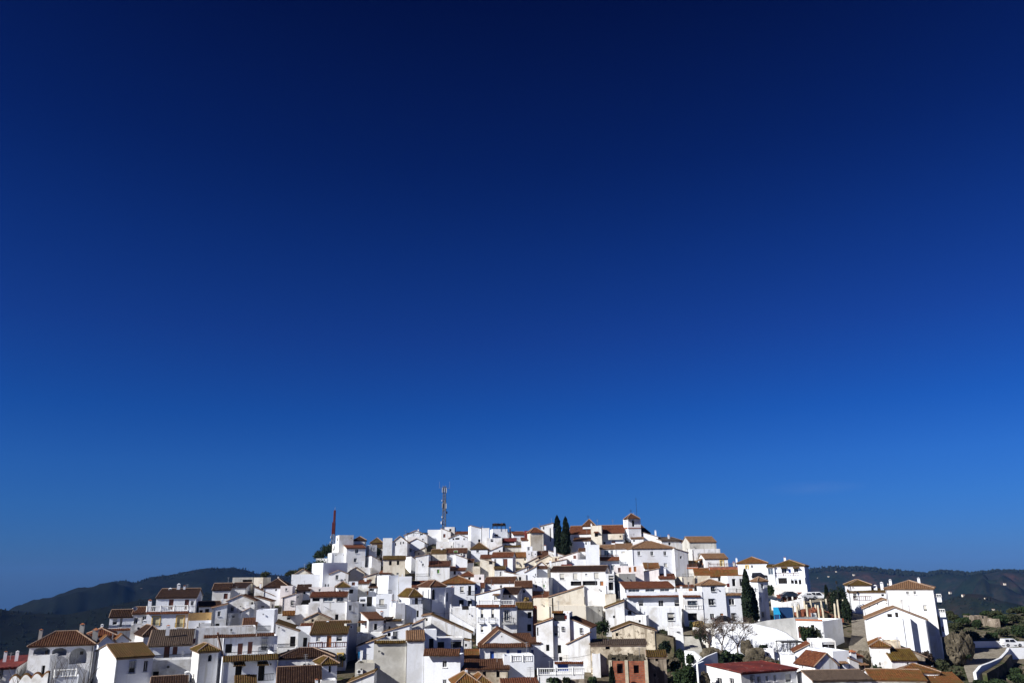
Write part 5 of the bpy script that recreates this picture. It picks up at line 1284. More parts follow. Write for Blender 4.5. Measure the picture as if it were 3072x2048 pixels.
# flight of white steps, coloured grey to carry the shade on them
mb = MB(); n = 11
for i in range(n):
    t = i / n; v = 1950 - t * 45; Y = g(v + 12); l = 2052 + t * 2; r = 2108 - t * 14; a = at(l, v, Y); b = at(r, v, Y); z0 = a.z - 1.5; k = len(mb.v)
    mb.v += [(a.x, a.y, z0), (b.x, a.y, z0), (b.x, a.y, a.z), (a.x, a.y, a.z), (a.x, a.y + 1.3, a.z), (b.x, a.y + 1.3, a.z)]; mb.f += [(k, k + 1, k + 2, k + 3), (k + 3, k + 2, k + 5, k + 4)]
tag(mb.build("staircase", M['k']), "wide flight of white steps climbing beside the bare trees", "steps")
# outside stair with railing
e = empty("outside_staircase", at(1388, 1880, g(1903))); tag(e, "straight outside staircase with white railing going down right of the apse", "stairs")
mb = MB(); A, B_ = at(1350, 1838, g(1899)), at(1424, 1882, g(1903)); n = 18; ex = e.location
for i in range(n):
    p = A.lerp(B_, i / n) - ex; q = A.lerp(B_, (i + 1) / n) - ex; mb.box(p.x, q.x, p.y - .9, p.y + .05, q.z - 1.2, p.z)
mb.build("steps", M['w'], e); mb = MB()
for i in range(n + 1):
    p = A.lerp(B_, i / n) - ex; mb.bar(p + Vector((0, -.9, 0)), p + Vector((0, -.9, 1)), .02)
mb.bar(A - ex + Vector((0, -.9, 1)), B_ - ex + Vector((0, -.9, 1)), .03); mb.bar(A - ex + Vector((0, -.9, .5)), B_ - ex + Vector((0, -.9, .5)), .02); mb.build("railing", P['frame'], e)

# ================================================================ masts
def lattice(mb, x, y, z0, z1, w0, w1, n, r):
    for s1, s2 in ((-1, -1), (1, -1), (1, 1), (-1, 1)): mb.bar((x + s1 * w0, y + s2 * w0, z0), (x + s1 * w1, y + s2 * w1, z1), r)
    for i in range(n):
        a, b = i / n, (i + 1) / n; za, zb = z0 + (z1 - z0) * a, z0 + (z1 - z0) * b; wa, wb = w0 + (w1 - w0) * a, w0 + (w1 - w0) * b
        c = ((-1, -1), (1, -1), (1, 1), (-1, 1))
        for j in range(4):
            p, q = c[j], c[(j + 1) % 4]
            mb.bar((x + p[0] * wa, y + p[1] * wa, za), (x + q[0] * wb, y + q[1] * wb, zb), r * .7); mb.bar((x + q[0] * wa, y + q[1] * wa, za), (x + p[0] * wb, y + p[1] * wb, zb), r * .7)
            mb.bar((x + p[0] * wb, y + p[1] * wb, zb), (x + q[0] * wb, y + q[1] * wb, zb), r * .7)
STEEL = plain('dull_grey_steel', (0.13, 0.135, 0.145), 0.7, 0.15, 4, 0.0)
Y = 262; b = at(1332, 1590, Y); top = at(1332, 1459, Y); e = empty("antenna_mast", b); tag(e, "tall grey lattice phone mast with white panel antennas on the skyline", "mast")
H_ = top.z - b.z; mb = MB(); lattice(mb, 0, 0, -2, H_, .55, .42, 16, .075); mb.build("lattice", STEEL, e)
W = plain("white_antenna_plastic", (0.36, 0.38, 0.41), 0.6, 0.05)
pxm = Y / F_PX
def zz(row): return at(1332, row, Y).z - b.z
for (dx, r0, r1, w_) in ((-6, 1463, 1477, 2.2), (6, 1463, 1478, 2.4), (0, 1464, 1476, 2), (-5.5, 1509, 1523, 1.8), (6, 1510, 1525, 2.8)):
    q = MB(); q.box(dx * pxm - w_ * pxm / 2, dx * pxm + w_ * pxm / 2, -.75, -.6, zz(r1), zz(r0)); q.build("panel_antenna", W, e)
for (dx, row, r_) in ((-7, 1501, 2.4), (8, 1537, 4), (-6, 1550, 3), (-8, 1567, 4.5), (5, 1507, 2)):
    dish_mesh((dx * pxm, -.6, zz(row)), (1 if dx > 0 else -1, -.6, 0), r_ * pxm, .3).build("drum_antenna", W, e)
q = MB(); q.bar((-1.7, 0, zz(1462)), (1.7, 0, zz(1464)), .05)
for x in (-1.65, 1.65): q.bar((x, 0, zz(1463)), (x, 0, zz(1444)), .035)
for x in (-.5, .45): q.bar((x, 0, zz(1462)), (x, 0, zz(1455)), .05)
q.build("whip_antenna", P['metal'], e)
q = MB(); q.box(-.5, .5, -.5, .5, zz(1530), zz(1500)); q.build("equipment_box", plain("equipment_grey", (0.12, 0.12, 0.14)), e)
Y = 240; b = at(998, 1640, Y); e = empty("lattice_mast", b); tag(e, "red and white lattice mast with slim upper section, left skyline", "mast"); pxm = Y / F_PX
def zz(row): return at(998, row, Y).z - b.z
RED = plain("red_mast_paint", (0.13, 0.022, 0.02), 0.7); mb = MB(); lattice(mb, 0, 0, -3, zz(1602), .42, .4, 6, .06); mb.build("lower_section", P['metal'], e)
mb = MB(); lattice(mb, 0, 0, zz(1602), zz(1566), .38, .36, 7, .07); mb.box(-.2, .2, -.2, .2, zz(1600), zz(1568)); mb.build("red_section", RED, e)
mb = MB(); lattice(mb, .1, 0, zz(1566), zz(1530), .24, .22, 9, .06); mb.bar((.1, 0, zz(1566)), (.1, 0, zz(1530)), .10, 4, .10); mb.build("upper_section", RED, e)
q = MB(); q.bar((.1, 0, zz(1530)), (.15, 0, zz(1520)), .05); q.build("spike", P['metal'], e)
for (dx, row, r_) in ((-6, 1610, 4), (-7, 1626, 3), (-7, 1633, 4), (5, 1618, 2.5)): dish_mesh((dx * pxm, -.5, zz(row)), (-1, -.5, 0), r_ * pxm, .3).build("drum_antenna", W, e)
Y = 236; b = at(1911, 1556, Y); t_ = at(1909, 1490, Y); mb = MB(); mb.bar((0, 0, -.5), (0, 0, t_.z - b.z), .055, 5, .03)
for k in range(4): mb.bar((-.25, 0, .8 + k * 1.6), (.25, 0, .8 + k * 1.6), .03)
tag(mb.build("radio_pole", P['iron'], loc=b), "very thin dark radio pole rising above the bell tower", "pole")
def cross(px, top, h, Y, label):
    mb = MB(); p = at(px, top, Y); s = h * Y / F_PX; mb.bar((0, 0, -s), (0, 0, 0), .05); mb.bar((-s * .28, 0, -s * .3), (s * .28, 0, -s * .3), .05)
    tag(mb.build("cross", P['iron'], loc=p), label, "cross")
cross(1892, 1527, 14, g(1658) + 3, "small iron cross on top of the bell tower cap"); cross(1764, 1545, 13, g(1650) + 3, "small iron cross over the church's pyramid lantern")

# ================================================================ trees
BARK = plain("tree_bark", (0.10, 0.075, 0.055), 0.9, 0.25, 6)
CYP = plain("cypress_foliage", (0.010, 0.020, 0.008), 0.9, 0.45, 1.2)
LEAF = plain("bush_foliage", (0.020, 0.036, 0.011), 0.9, 0.45, 1.0)
OLIVE = plain("olive_scrub_foliage", (0.034, 0.040, 0.017), 0.9, 0.4, 0.8)
RUST = plain("rusty_shrub_foliage", (0.055, 0.035, 0.024), 0.9, 0.4, 0.8)
STRAW = plain("dry_yellow_foliage", (0.26, 0.18, 0.06), 0.9, 0.4, 0.8)
def quadleaf(mb, c, s, r, up=0.0):
    d = Vector((r.gauss(0, 1), r.gauss(0, 1), r.gauss(0, 1) + up)).normalized(); u = d.orthogonal().normalized(); w_ = d.cross(u); a = r.uniform(0, 6.28)
    u, w_ = u * math.cos(a) + w_ * math.sin(a), w_ * math.cos(a) - u * math.sin(a); k = len(mb.v)
    mb.v += [tuple(c - u * s * .5), tuple(c + w_ * s * .45), tuple(c + u * s * .6), tuple(c - w_ * s * .4)]; mb.f.append((k, k + 1, k + 2, k + 3))
def cypress(px, top, base, w_px, Y, label, seed, mat=None, twin=None):
    r = random.Random(seed); b = at(px, base, Y); t = at(px, top, Y); H = t.z - b.z; R = w_px * Y / F_PX / 2; e = empty("cypress_tree", b)
    tag(e, label, "cypress", "tall cypress trees among the houses"); mb = MB(); mb.bar((0, 0, -2), (0, 0, H * .8), R * .16, 6, R * .04); mb.build("trunk", BARK, e); mb = MB()
    lumps = [(r.uniform(0, 6.28), r.uniform(.1, .95), r.uniform(.5, 1.3)) for _ in range(26)]
    def rad(z, a):
        f = (min(1, (z + .03) / .16) ** .6) * (1 - z) ** .62 * 1.25 if z < 1 else 0
        f = min(f, 1.0) * (.86 + .22 * mno.noise(Vector((math.cos(a) * 1.5, math.sin(a) * 1.5, z * 9 + seed))))
        for (la, lz, ls) in lumps:
            da = abs((a - la + math.pi) % (2 * math.pi) - math.pi); f += .13 * ls * math.exp(-(da / .5) ** 2 - ((z - lz) / .05) ** 2) * (1 - z * .5)
        return R * f
    n, m = 26, 14; k0 = len(mb.v)
    for i in range(n + 1):
        for j in range(m): a = 2 * math.pi * j / m; q = rad(i / n * .985, a) * .74; mb.v.append((q * math.cos(a), q * math.sin(a), H * (.02 + .96 * i / n)))
    for i in range(n):
        for j in range(m): p, q = k0 + i * m + j, k0 + i * m + (j + 1) % m; mb.f.append((p, q, q + m, p + m))
    for _ in range(5200):
        z = r.random() ** .9 * .985; a = r.uniform(0, 6.28); q = rad(z, a) * r.uniform(.68, 1.03) * (1.16 if r.random() < .12 else 1); quadleaf(mb, Vector((q * math.cos(a), q * math.sin(a), H * (.02 + .97 * z))), r.uniform(.22, .5), r, .0)
    for _ in range(40): quadleaf(mb, Vector((r.gauss(0, .05), r.gauss(0, .05), H * r.uniform(.95, 1.01))), .3, r)
    mb.build("crown", mat or CYP, e)
cypress(1674, 1545, 1664, 36, 226, "left and taller of the two dark cypresses beside the church", 1)
cypress(1699, 1549, 1664, 33, 222, "right one of the two dark cypresses beside the church", 2)
cypress(2248, 1706, 1862, 36, g(1874), "big leaning-looking cypress in front of the pale three-storey house", 3)
cypress(2266, 1762, 1862, 24, g(1872), "shorter slim cypress pressed against the big one's right side", 4)
cypress(2486, 1754, 1835, 15, g(1840), "slim pointed cypress behind the concrete columns", 5)
cypress(1837, 2000, 2062, 13, g(2075), "small thin cypress in front of the red brick building", 6)
def bush(px, base, w, h, label, mat=LEAF, seed=0, name="bush", cat="bush", group=None, n=900, Yrow=None, leaf=.3, core=True):
    r = random.Random(seed + int(px)); Y = g(Yrow or base); b = at(px, base, Y); rx = w * Y / F_PX / 2; H = h * Y / F_PX; e = empty(name, b); tag(e, label, cat, group)
    tb = MB()
    for q in range(3): tb.bar((0, 0, -.8), (r.uniform(-.4, .4) * rx, r.uniform(-.3, .3) * rx, H * .6), .05, 5, .02)
    tb.build("stem", BARK, e); mb = MB(); L_ = []
    for _ in range(11):
        a = r.uniform(0, 6.28); q = r.uniform(.15, .62); L_.append((Vector((math.cos(a) * q * rx, math.sin(a) * q * rx * .8, H * r.uniform(.3, .72))), r.uniform(.28, .46)))
    for c, s in L_:
        if core:
            k = len(mb.v); m = 7
            for i, (zz_, rr) in enumerate(((-.8, .4), (-.2, .85), (.4, .8), (.8, .35))):
                for j in range(m): a = 2 * math.pi * j / m + i; q = rr * s * rx * .72 * r.uniform(.8, 1.15); mb.v.append((c.x + q * math.cos(a), c.y + q * math.sin(a), c.z + zz_ * s * H * .62))
            for i in range(3):
                for j in range(m): p, q = k + i * m + j, k + i * m + (j + 1) % m; mb.f.append((p, q, q + m, p + m))
            mb.f.append(tuple(k + 3 * m + j for j in range(m)))
    for _ in range(n):
        c, s = r.choice(L_); d = Vector((r.gauss(0, 1), r.gauss(0, 1), r.gauss(0, 1))).normalized() * r.uniform(.7, 1.15)
        quadleaf(mb, c + Vector((d.x * s * rx, d.y * s * rx, d.z * s * H * .8)), r.uniform(.6, 1.3) * leaf, r)
    mb.build("foliage", mat, e)
bl = [
 (1988, 1912, 34, 24, "dark weeds on the rubble right of the mossy barn gable", OLIVE, 700, 1938),
 (1996, 1962, 44, 40, "dark ivy mass over the rubble wall between barn and steps", CYP, 1300, 1975),
 (2016, 1935, 26, 26, "brown dry weeds below the stained low wall", RUST, 600, 1962),
 (2070, 1990, 30, 26, "green shrub by the small stepped wall", LEAF, 700, 2003),
 (2108, 1925, 30, 44, "dark creeper covering the wall left of the leftmost bare tree", CYP, 900, 1938),
 (2062, 2062, 72, 66, "big round dark green bush at the bottom, left of the red flat roof", LEAF, 2200, 2075),
 (2044, 1985, 30, 34, "bushy dark green shrub above the big round bush", LEAF, 900, 2000),
 (2030, 2015, 36, 30, "low spreading green shrub right of the stone hut", LEAF, 800, 2035),
 (1806, 1905, 52, 38, "bright green shrub growing over the stained cream wall", LEAF, 1400, 1930),
 (2520, 1850, 60, 78, "large dark tree mass left of the sloping lane", CYP, 3200, 1846),
 (2545, 1868, 34, 70, "dark bushy tree bordering the lane behind the columns", CYP, 1700, 1852),
 (2500, 1845, 34, 60, "reddish brown tree mixed into the dark tree mass", RUST, 1300, 1843),
 (2420, 1925, 40, 44, "leafy green tree in front of the brown-red door", LEAF, 1400, 1952),
 (2452, 1925, 36, 40, "loose sprawling shrub beside the dark doorway", OLIVE, 900, 1950),
 (2188, 1990, 54, 34, "green hedge-like bush below the bare trees", LEAF, 1300, 2005),
 (2222, 1985, 40, 24, "small dark bush left of the large boulder", LEAF, 800, 2000),
 (2165, 1992, 34, 30, "shaded bush at the left end of the hedge under the bare trees", CYP, 700, 2008),
 (2290, 1952, 34, 16, "small dark bush on top of the white wall right of the boulder", LEAF, 500, 1965),
 (2095, 1884, 44, 20, "golden dry shrub on the terrace edge left of the bare trees", STRAW, 900, 1890),
 (2078, 1880, 24, 16, "green creeper bush under the glazed end house", LEAF, 500, 1884),
 (2088, 1920, 22, 30, "dark creeper hanging beside the white steps", LEAF, 600, 1925),
 (2640, 2030, 30, 30, "dark green bush at the foot of the lane", LEAF, 700, 2045),
 (1024, 1688, 30, 26, "palm-like shrub on the white terrace block, upper left", LEAF, 600, 1694),
 (986, 1676, 58, 46, "dark conifer clump at the foot of the red lattice mast", CYP, 1200, 1668),
 (954, 1684, 44, 34, "small dark tree left of the conifer clump on the skyline", CYP, 700, 1676),
 (944, 1716, 66, 38, "green feathery shrub above the slanted white wall, upper left", LEAF, 1200, 1706),
 (914, 1722, 44, 22, "low shrub on the left skyline above the broad facade", OLIVE, 500, 1716),
 (878, 1732, 50, 22, "ochre-green scrub on the left skyline slope", OLIVE, 600, 1727),
 (1082, 1718, 34, 16, "small green garden shrub among the upper left roofs", LEAF, 600, 1722),
 (1132, 1668, 30, 24, "dark tree in the gap left of the cream two-window house", CYP, 900, 1680),
 (795, 1734, 34, 20, "round olive shrub on top of the left skyline", OLIVE, 400, 1736),
 (1580, 1806, 20, 14, "yellowish climbing plant right of the stained lower wall", STRAW, 500, 1815),
 (1345, 1822, 26, 40, "leafy potted plants hanging by the apse corner", LEAF, 900, 1828),
 (2312, 1790, 28, 34, "round clipped green shrub left of the dark wall base", LEAF, 800, 1796),
 (2255, 1866, 20, 14, "yellow-green bush at the foot of the big cypress", OLIVE, 500, 1876),
 (2780, 2005, 56, 46, "greyish brown leafless thicket at the foot of the tallest block", RUST, 1800, 2018),
 (2830, 2012, 44, 30, "scrubby brown thicket beside the shaded road verge", OLIVE, 1100, 2025),
 (2895, 1976, 36, 18, "bright green bush at the foot of the rock outcrop", LEAF, 700, 1985),
 (1778, 2052, 26, 20, "wild shrub on rubble at the bottom edge, left of the thin cypress", LEAF, 500, 2068),
 (1660, 2050, 40, 18, "dark weeds over the rubble wall at the bottom edge", LEAF, 500, 2066),
 (1700, 2052, 30, 20, "low green shrub under the blue-gated terrace", OLIVE, 500, 2067),
 (1030, 1980, 18, 18, "dark potted plant beside the orange-door terrace", LEAF, 300, 1990)]
for i, (px, base, w_, h_, lb, mt, n, yr) in enumerate(bl): bush(px, base, w_, h_, lb, mt, i, n=n, Yrow=yr)
# scrub on the right-hand slope
sr = random.Random(5)
spots = [(2862, 1862, 40, 30), (2888, 1872, 50, 30), (2868, 1893, 60, 36), (2930, 1880, 36, 30), (2920, 1918, 70, 34), (2960, 1845, 40, 18), (2985, 1850, 46, 26), (3010, 1868, 60, 36), (3045, 1862, 50, 30),
         (3072, 1838, 60, 26), (3040, 1838, 44, 18), (3058, 1905, 60, 40), (3010, 1905, 44, 26), (2975, 1915, 44, 24), (3080, 1890, 50, 34), (2880, 1915, 40, 28), (2845, 1842, 34, 14), (2900, 1850, 34, 14), (3030, 1925, 50, 20), (3065, 2050, 80, 40), (3000, 2060, 70, 30), (3050, 2020, 40, 22), (2945, 2055, 40, 20)]
pl = ["lowest", "small", "broad", "round", "wide dark", "far", "upper", "dense", "large"]
desc = ["olive bush nearest the tall block's corner, top of slope", "second bush along the slope top, right of the block", "broad bush just above the rock outcrop", "round dark bush in front of the ruin", "wide dark scrub directly above the low road wall's left end",
 "low bush behind the ruined hut", "bush right behind the ruin's right end", "dense bush right of the ruined hut", "large bush near the right edge above bare rock", "topmost bush at the right edge skyline", "flat bush on the skyline right of the ruin",
 "big dark bush above the parked white estate car", "bush left of the one above the white estate car", "scrub above the middle of the low road wall", "bush cut by the right edge, mid slope", "bush between rock outcrop and low road wall", "tiny skyline bush next to the tall block", "tiny skyline bush left of the ruin", "scrub strip behind the parked white estate car",
 "bright green bush in the bottom right corner", "green bush along the bottom edge under the rubble wall", "bush against the rubble wall near the right edge", "bush at the bottom edge left of the rubble wall"]
for i, (px, base, w_, h_) in enumerate(spots): bush(px, base, w_ * .95, h_ * .68, desc[i], [OLIVE, LEAF][i % 2] if i < 19 else LEAF, 50 + i, n=900, Yrow=base, leaf=.30, group="scrub bushes on the right-hand slope")
def scatter(name, label, n, pxr, vr, size, mat, seed, flat=.6):
    r = random.Random(seed); mb = MB()
    for _ in range(n):
        px, v = r.uniform(*pxr), r.uniform(*vr); p = gp(px, v); X, Yy = p.x, p.y; z = ground_z(X, Yy); s = r.uniform(*size); k = len(mb.v); m = 5
        for i, (zz_, rr) in enumerate(((-.3, .7), (.35, 1), (.8, .5))):
            for j in range(m): a = 2 * math.pi * j / m + i; q = rr * s * r.uniform(.6, 1.2); mb.v.append((X + q * math.cos(a), Yy + q * math.sin(a) * .8, z + zz_ * s * flat * r.uniform(.8, 1.2)))
        for i in range(2):
            for j in range(m): a, b = k + i * m + j, k + i * m + (j + 1) % m; mb.f.append((a, b, b + m, a + m))
        mb.f.append(tuple(k + 2 * m + j for j in range(m)))
    return tag(mb.build(name, mat), label, "ground cover", kind='stuff')
ROCK = land_mat("weathered_rock", [(0.045, 0.040, 0.028), (0.105, 0.088, 0.06), (0.20, 0.17, 0.125)], 0.7, None, 3.0)
scatter("loose_rocks", "loose pale rocks strewn over the slopes", 2600, (2840, 3150), (1836, 1924), (.2, 1.1), ROCK, 1, .45)
scatter("low_scrub", "low scrub growing between rocks", 2600, (2840, 3150), (1834, 1925), (.2, .9), OLIVE, 2, .7)
scatter("loose_rocks", "rubble on the slope below the road parapet", 700, (2950, 3150), (1975, 2080), (.15, .6), ROCK, 3, .6)
scatter("loose_rocks", "rubble around the ruins and steps", 500, (1960, 2120), (1890, 2070), (.1, .45), ROCK, 4, .6)
scatter("low_scrub", "weeds around the ruins and steps", 600, (1960, 2260), (1900, 2070), (.15, .5), LEAF, 5, .8)
scatter("low_scrub", "weeds below the tall block", 500, (2740, 2920), (1950, 2060), (.15, .5), OLIVE, 6, .8)

PALE = land_mat("pale_limestone", [(0.12, 0.10, 0.07), (0.22, 0.185, 0.13), (0.33, 0.28, 0.21)], 0.7, None, 3.0)
scatter("loose_rocks", "flat pale rock ledges on the right-hand slope", 1100, (2840, 3150), (1845, 1920), (.4, 1.5), PALE, 11, .28)
def boulder(px, top, base, w, Yrow, label, seed, sy=.7):
    Y = g(Yrow); c = at(px, (top + base) / 2, Y); rx = w * Y / F_PX / 2; rz = (base - top) * Y / F_PX / 2 * 1.15; mb = MB(); n, m = 26, 44
    for i in range(n + 1):
        th = math.pi * i / n
        for j in range(m):
            a = 2 * math.pi * j / m; d = Vector((math.sin(th) * math.cos(a), math.sin(th) * math.sin(a), math.cos(th)))
            f = 1 + .30 * mno.fractal(d * 1.3 + Vector((seed * 5, 0, 0)), 1, 2, 4) - (.22 if seed > 2 else .06) * (1 - min(1, abs(mno.noise(d * 2.6 + Vector((seed, 0, 0)))) * 7)) + .10 * mno.noise(d * 7 + Vector((0, seed, 0))); mb.v.append((d.x * rx * f, d.y * rx * sy * f, d.z * rz * f))
    for i in range(n):
        for j in range(m): a, b = i * m + j, i * m + (j + 1) % m; mb.f.append((a, a + m, b + m, b))
    tag(mb.build("boulder", ROCK, loc=c), label, "boulder", "big weathered boulders")
boulder(2266, 1950, 1998, 62, 2012, "large rounded grey boulder above the red flat roof", 1)
boulder(2300, 1972, 1998, 44, 2014, "lower right lobe of rock beside the large rounded boulder", 2)
boulder(2135, 1945, 1975, 60, 1985, "brown sloping rock under the bare trees by the steps", 3)
boulder(2240, 1925, 1960, 34, 1980, "dark rock standing between the bare tree trunks", 4)
boulder(2868, 1908, 1978, 56, 1985, "tall cracked rock outcrop beside the tallest white block", 5)
boulder(2898, 1904, 1968, 40, 1983, "right-hand half of the cracked rock outcrop by the road", 6)
boulder(2115, 2020, 2060, 30, 2070, "rock under the left end of the red flat roof", 7)
boulder(2022, 1975, 1998, 30, 2008, "pale rock between the rubble wall and dark shrub", 8)
boulder(2592, 1955, 2000, 40, 2020, "curving rock edge beside the lane, above the hooded door", 9)
boulder(2006, 1906, 1922, 26, 1945, "rubble rock heap below the white rendered wall", 10)

TWIG = plain("thin_grey_branches", (0.085, 0.062, 0.048), 0.9); SEED = plain("tan_seed_clusters", (0.16, 0.105, 0.07), 0.9, .3)
def bare_tree(px, base, top, w, Yrow, label, seed):
    r = random.Random(seed); Y = g(Yrow); b = at(px, base, Y); H = (base - top) * Y / F_PX; e = empty("bare_tree", b); tag(e, label, "tree", "leafless trees in front of the white retaining wall")
    tk = MB(); br = MB(); tw = MB(); S = max(1.0, min(1.8, w * Y / F_PX / 2 / (H * .42)))
    def grow(p, d, ln, rad, lev):
        q = p + d * ln; mid = (p + q) / 2 + Vector((r.gauss(0, 1), r.gauss(0, 1), 0)) * ln * .06; m_ = tk if lev == 0 else br
        m_.bar(p, mid, rad, 4, rad * .85); m_.bar(mid, q, rad * .85, 4, rad * .65)
        if lev >= 6:
            for _ in range(2): quadleaf(tw, q + Vector((r.gauss(0, .12), r.gauss(0, .12), r.gauss(0, .12))), r.uniform(.04, .085), r)
            return
        for i in range(3 if lev < 5 else 2):
            a = r.uniform(0, 6.28); sp = r.uniform(.35, .9) * (1.5 if lev == 0 else 1); nd = (d + Vector((math.cos(a) * sp * S, math.sin(a) * sp * .8, r.uniform(-.15, .15)))).normalized()
            grow(q, nd, ln * r.uniform(.66, .84), max(.014, rad * .58), lev + 1)
    grow(Vector((0, 0, -.5)), Vector((r.uniform(-.1, .1), 0, 1)).normalized(), H * .27, .14, 0)
    vx = sorted(abs(v[0]) for v in br.v); mx_ = vx[int(len(vx) * .97)]; hz_ = sorted(v[2] for v in br.v)[int(len(br.v) * .985)]; kx = (w * Y / F_PX / 2) / mx_; kz = H / hz_
    for m_ in (tk, br, tw): m_.v = [(v[0] * kx, v[1] * kx, v[2] * kz) for v in m_.v]
    tk.build("trunk", BARK, e); br.build("branches", TWIG, e); tw.build("seed_clusters", SEED, e)
bare_tree(2130, 1950, 1868, 84, 1960, "leftmost of the three bare trees, nearest the white steps", 11)
bare_tree(2168, 1958, 1864, 92, 1966, "middle one of the three bare trees before the white wall", 12)
bare_tree(2216, 1968, 1864, 118, 1974, "rightmost and widest of the three bare trees", 13)

# ================================================================ small things
def car(px, base, Yrow, rz, col, label, kind='suv', ln=4.3, sc_=1.0):
    Y = g(Yrow); c = at(px, base, Y); e = empty("parked_car", c, rz); e.scale = (sc_, sc_, sc_); tag(e, label, "car", "cars parked in the village"); hw = .86
    if kind == 'suv': prof = [(-2.1, .35), (-2.15, .85), (-2.05, 1.0), (-1.9, 1.62), (.2, 1.66), (.95, 1.1), (1.9, .98), (2.1, .75), (2.12, .35)]
    else: prof = [(-2.1, .32), (-2.15, .8), (-1.7, .93), (-.9, 1.38), (.3, 1.4), (1.1, .92), (1.95, .8), (2.12, .6), (2.12, .32)]
    k_ = ln / 4.3; prof = [(x * k_, z) for x, z in prof]; mb = MB(); n = len(prof)
    for y in (-hw, hw):
        for x, z in prof: mb.v.append((x, y * (1 if z < 1.05 else .8), z))
    mb.f += [tuple(range(n)), tuple(reversed(range(n, 2 * n)))] + [(i, i + n, (i + 1) % n + n, (i + 1) % n) for i in range(n)]
    body = mb.build("body", col, e)
    zc = 1.0; zt = prof[3][1] - .1
    for y in (-1, 1):
        w_ = MB(); yy = lambda z: y * (hw * (1 - .2 * (z - 1.0) / .6) + .012); xa, xb = prof[3][0] * .95 + .1, prof[4][0]
        for (a, b) in ((xa, xa + (xb - xa) * .45), (xa + (xb - xa) * .5, xb + .25)):
            w_.poly([(a, yy(zc), zc), (b, yy(zc), zc), (min(b, xb), yy(zt), zt), (a + .08, yy(zt), zt)])
        w_.build("side_window", P['dark'], e)
    w_ = MB(); a, b = prof[4], prof[5]; w_.poly([(a[0] + .06, -.62, a[1] - .03), (a[0] + .06, .62, a[1] - .03), (b[0] + .02, .74, b[1] + .06), (b[0] + .02, -.74, b[1] + .06)]); w_.build("windscreen", P['dark'], e)
    for x in (-1.3 * k_, 1.3 * k_):
        for y in (-hw + .05, hw - .05):
            t_ = MB(); t_.bar((x, y - .1, .33), (x, y + .1, .33), .34, 14); o = t_.build("wheel", plain("tyre_rubber", (0.02, 0.02, 0.02), .9) if "tyre_rubber" not in bpy.data.materials else bpy.data.materials["tyre_rubber"], e)
            r_ = MB(); s_ = 1 if y > 0 else -1; r_.bar((x, y + s_ * .1, .33), (x, y + s_ * .115, .33), .2, 10); r_.build("rim", P['metal'], o)
    for y in (-.62, .62):
        h_ = MB(); x = 2.12 * k_; h_.box(x - .05, x + .015, y - .16, y + .16, .62, .76); h_.build("headlight", P['glass'], e)
        h_ = MB(); x = -2.15 * k_; h_.box(x - .012, x + .05, y - .14, y + .14, .75, .9); h_.build("tail_light", T['R'], e)
CW = plain("white_car_paint", (0.74, 0.75, 0.76), 0.25, 0.03, 1, 0, .6); CD = plain("dark_blue_car_paint", (0.02, 0.03, 0.05), 0.2, 0.1, 1, 0, .6); CB = plain("black_car_paint", (0.012, 0.012, 0.014), 0.2, 0.1, 1, 0, .6)
car(3036, 1938, 1945, 0.0, CW, "white estate car on the road at the right edge", sc_=.78)
car(2456, 1798, 1806, 0.0, CW, "white off-road car at the end of the parking terrace")
car(2424, 1797, 1812, .2, CW, "white small car left of the white off-road car", 'sedan', 3.8)
car(2372, 1793, 1808, 0.1, CD, "dark car behind the brick bollards", 'sedan')
car(2318, 1806, 1812, -.5, CD, "dark blue car by the shaded wall corner", 'sedan', 3.9)
car(2282, 1738, 1752, -.3, CB, "black car parked below the orange pyramid roof", 'suv', 4.0)
car(2172, 1868, 1880, 0.05, CB, "black car parked in front of the cream-framed door", 'sedan', 4.1)
car(1163, 1668, 1676, .4, CW, "white car squeezed between houses at the upper left", 'sedan', 3.9)
for i, px in enumerate((2338, 2354, 2370, 2386, 2401)):
    b = gp(px, 1806 - i * 2); mb = MB(); s = .32; mb.box(-s, s, -s, s, -.6, 1.45); mb.box(-s * 1.25, s * 1.25, -s * 1.25, s * 1.25, 1.45, 1.58)
    tag(mb.build("brick_bollard", M['B'], loc=b), "squat brick post in the row before the dark parked car", "post", "row of brick posts before the parked cars")
# unfinished concrete frame
for i, (px, t_, b_, yr, tx) in enumerate([(2380, 1816, 1853, 1862, .5), (2394, 1818, 1853, 1864, .3), (2401, 1812, 1850, 1858, 0), (2416, 1801, 1832, 1848, .3), (2424, 1812, 1854, 1866, .3), (2435, 1798, 1826, 1845, .2), (2451, 1812, 1845, 1856, .1),
      (2459, 1814, 1856, 1866, .2), (2468, 1800, 1830, 1845, .0), (2473, 1822, 1857, 1867, 0), (2482, 1795, 1826, 1842, .2), (2507, 1809, 1855, 1868, .6), (2516, 1797, 1833, 1850, .3), (2534, 1797, 1834, 1850, .2)]):
    Y = g(yr); b = at(px, b_, Y); t = at(px, t_, Y); h = t.z - b.z; mb = MB(); mb.bar((0, 0, -1.5), (tx * .4 - .1, 0, h), .25, 4, .23); e = mb.build("concrete_column", P['conc'], loc=b)
    q = MB(); [q.bar((tx * .4 - .1 + dx, dy, h - .05), (tx * .4 - .1 + dx * 1.3, dy, h + .5), .018) for dx in (-.1, .1) for dy in (-.1, .1)]; q.build("rebar", P['iron'], e)
    tag(e, "bare concrete column standing unfinished above the brown door house", "column", "bare unfinished concrete columns on the right")
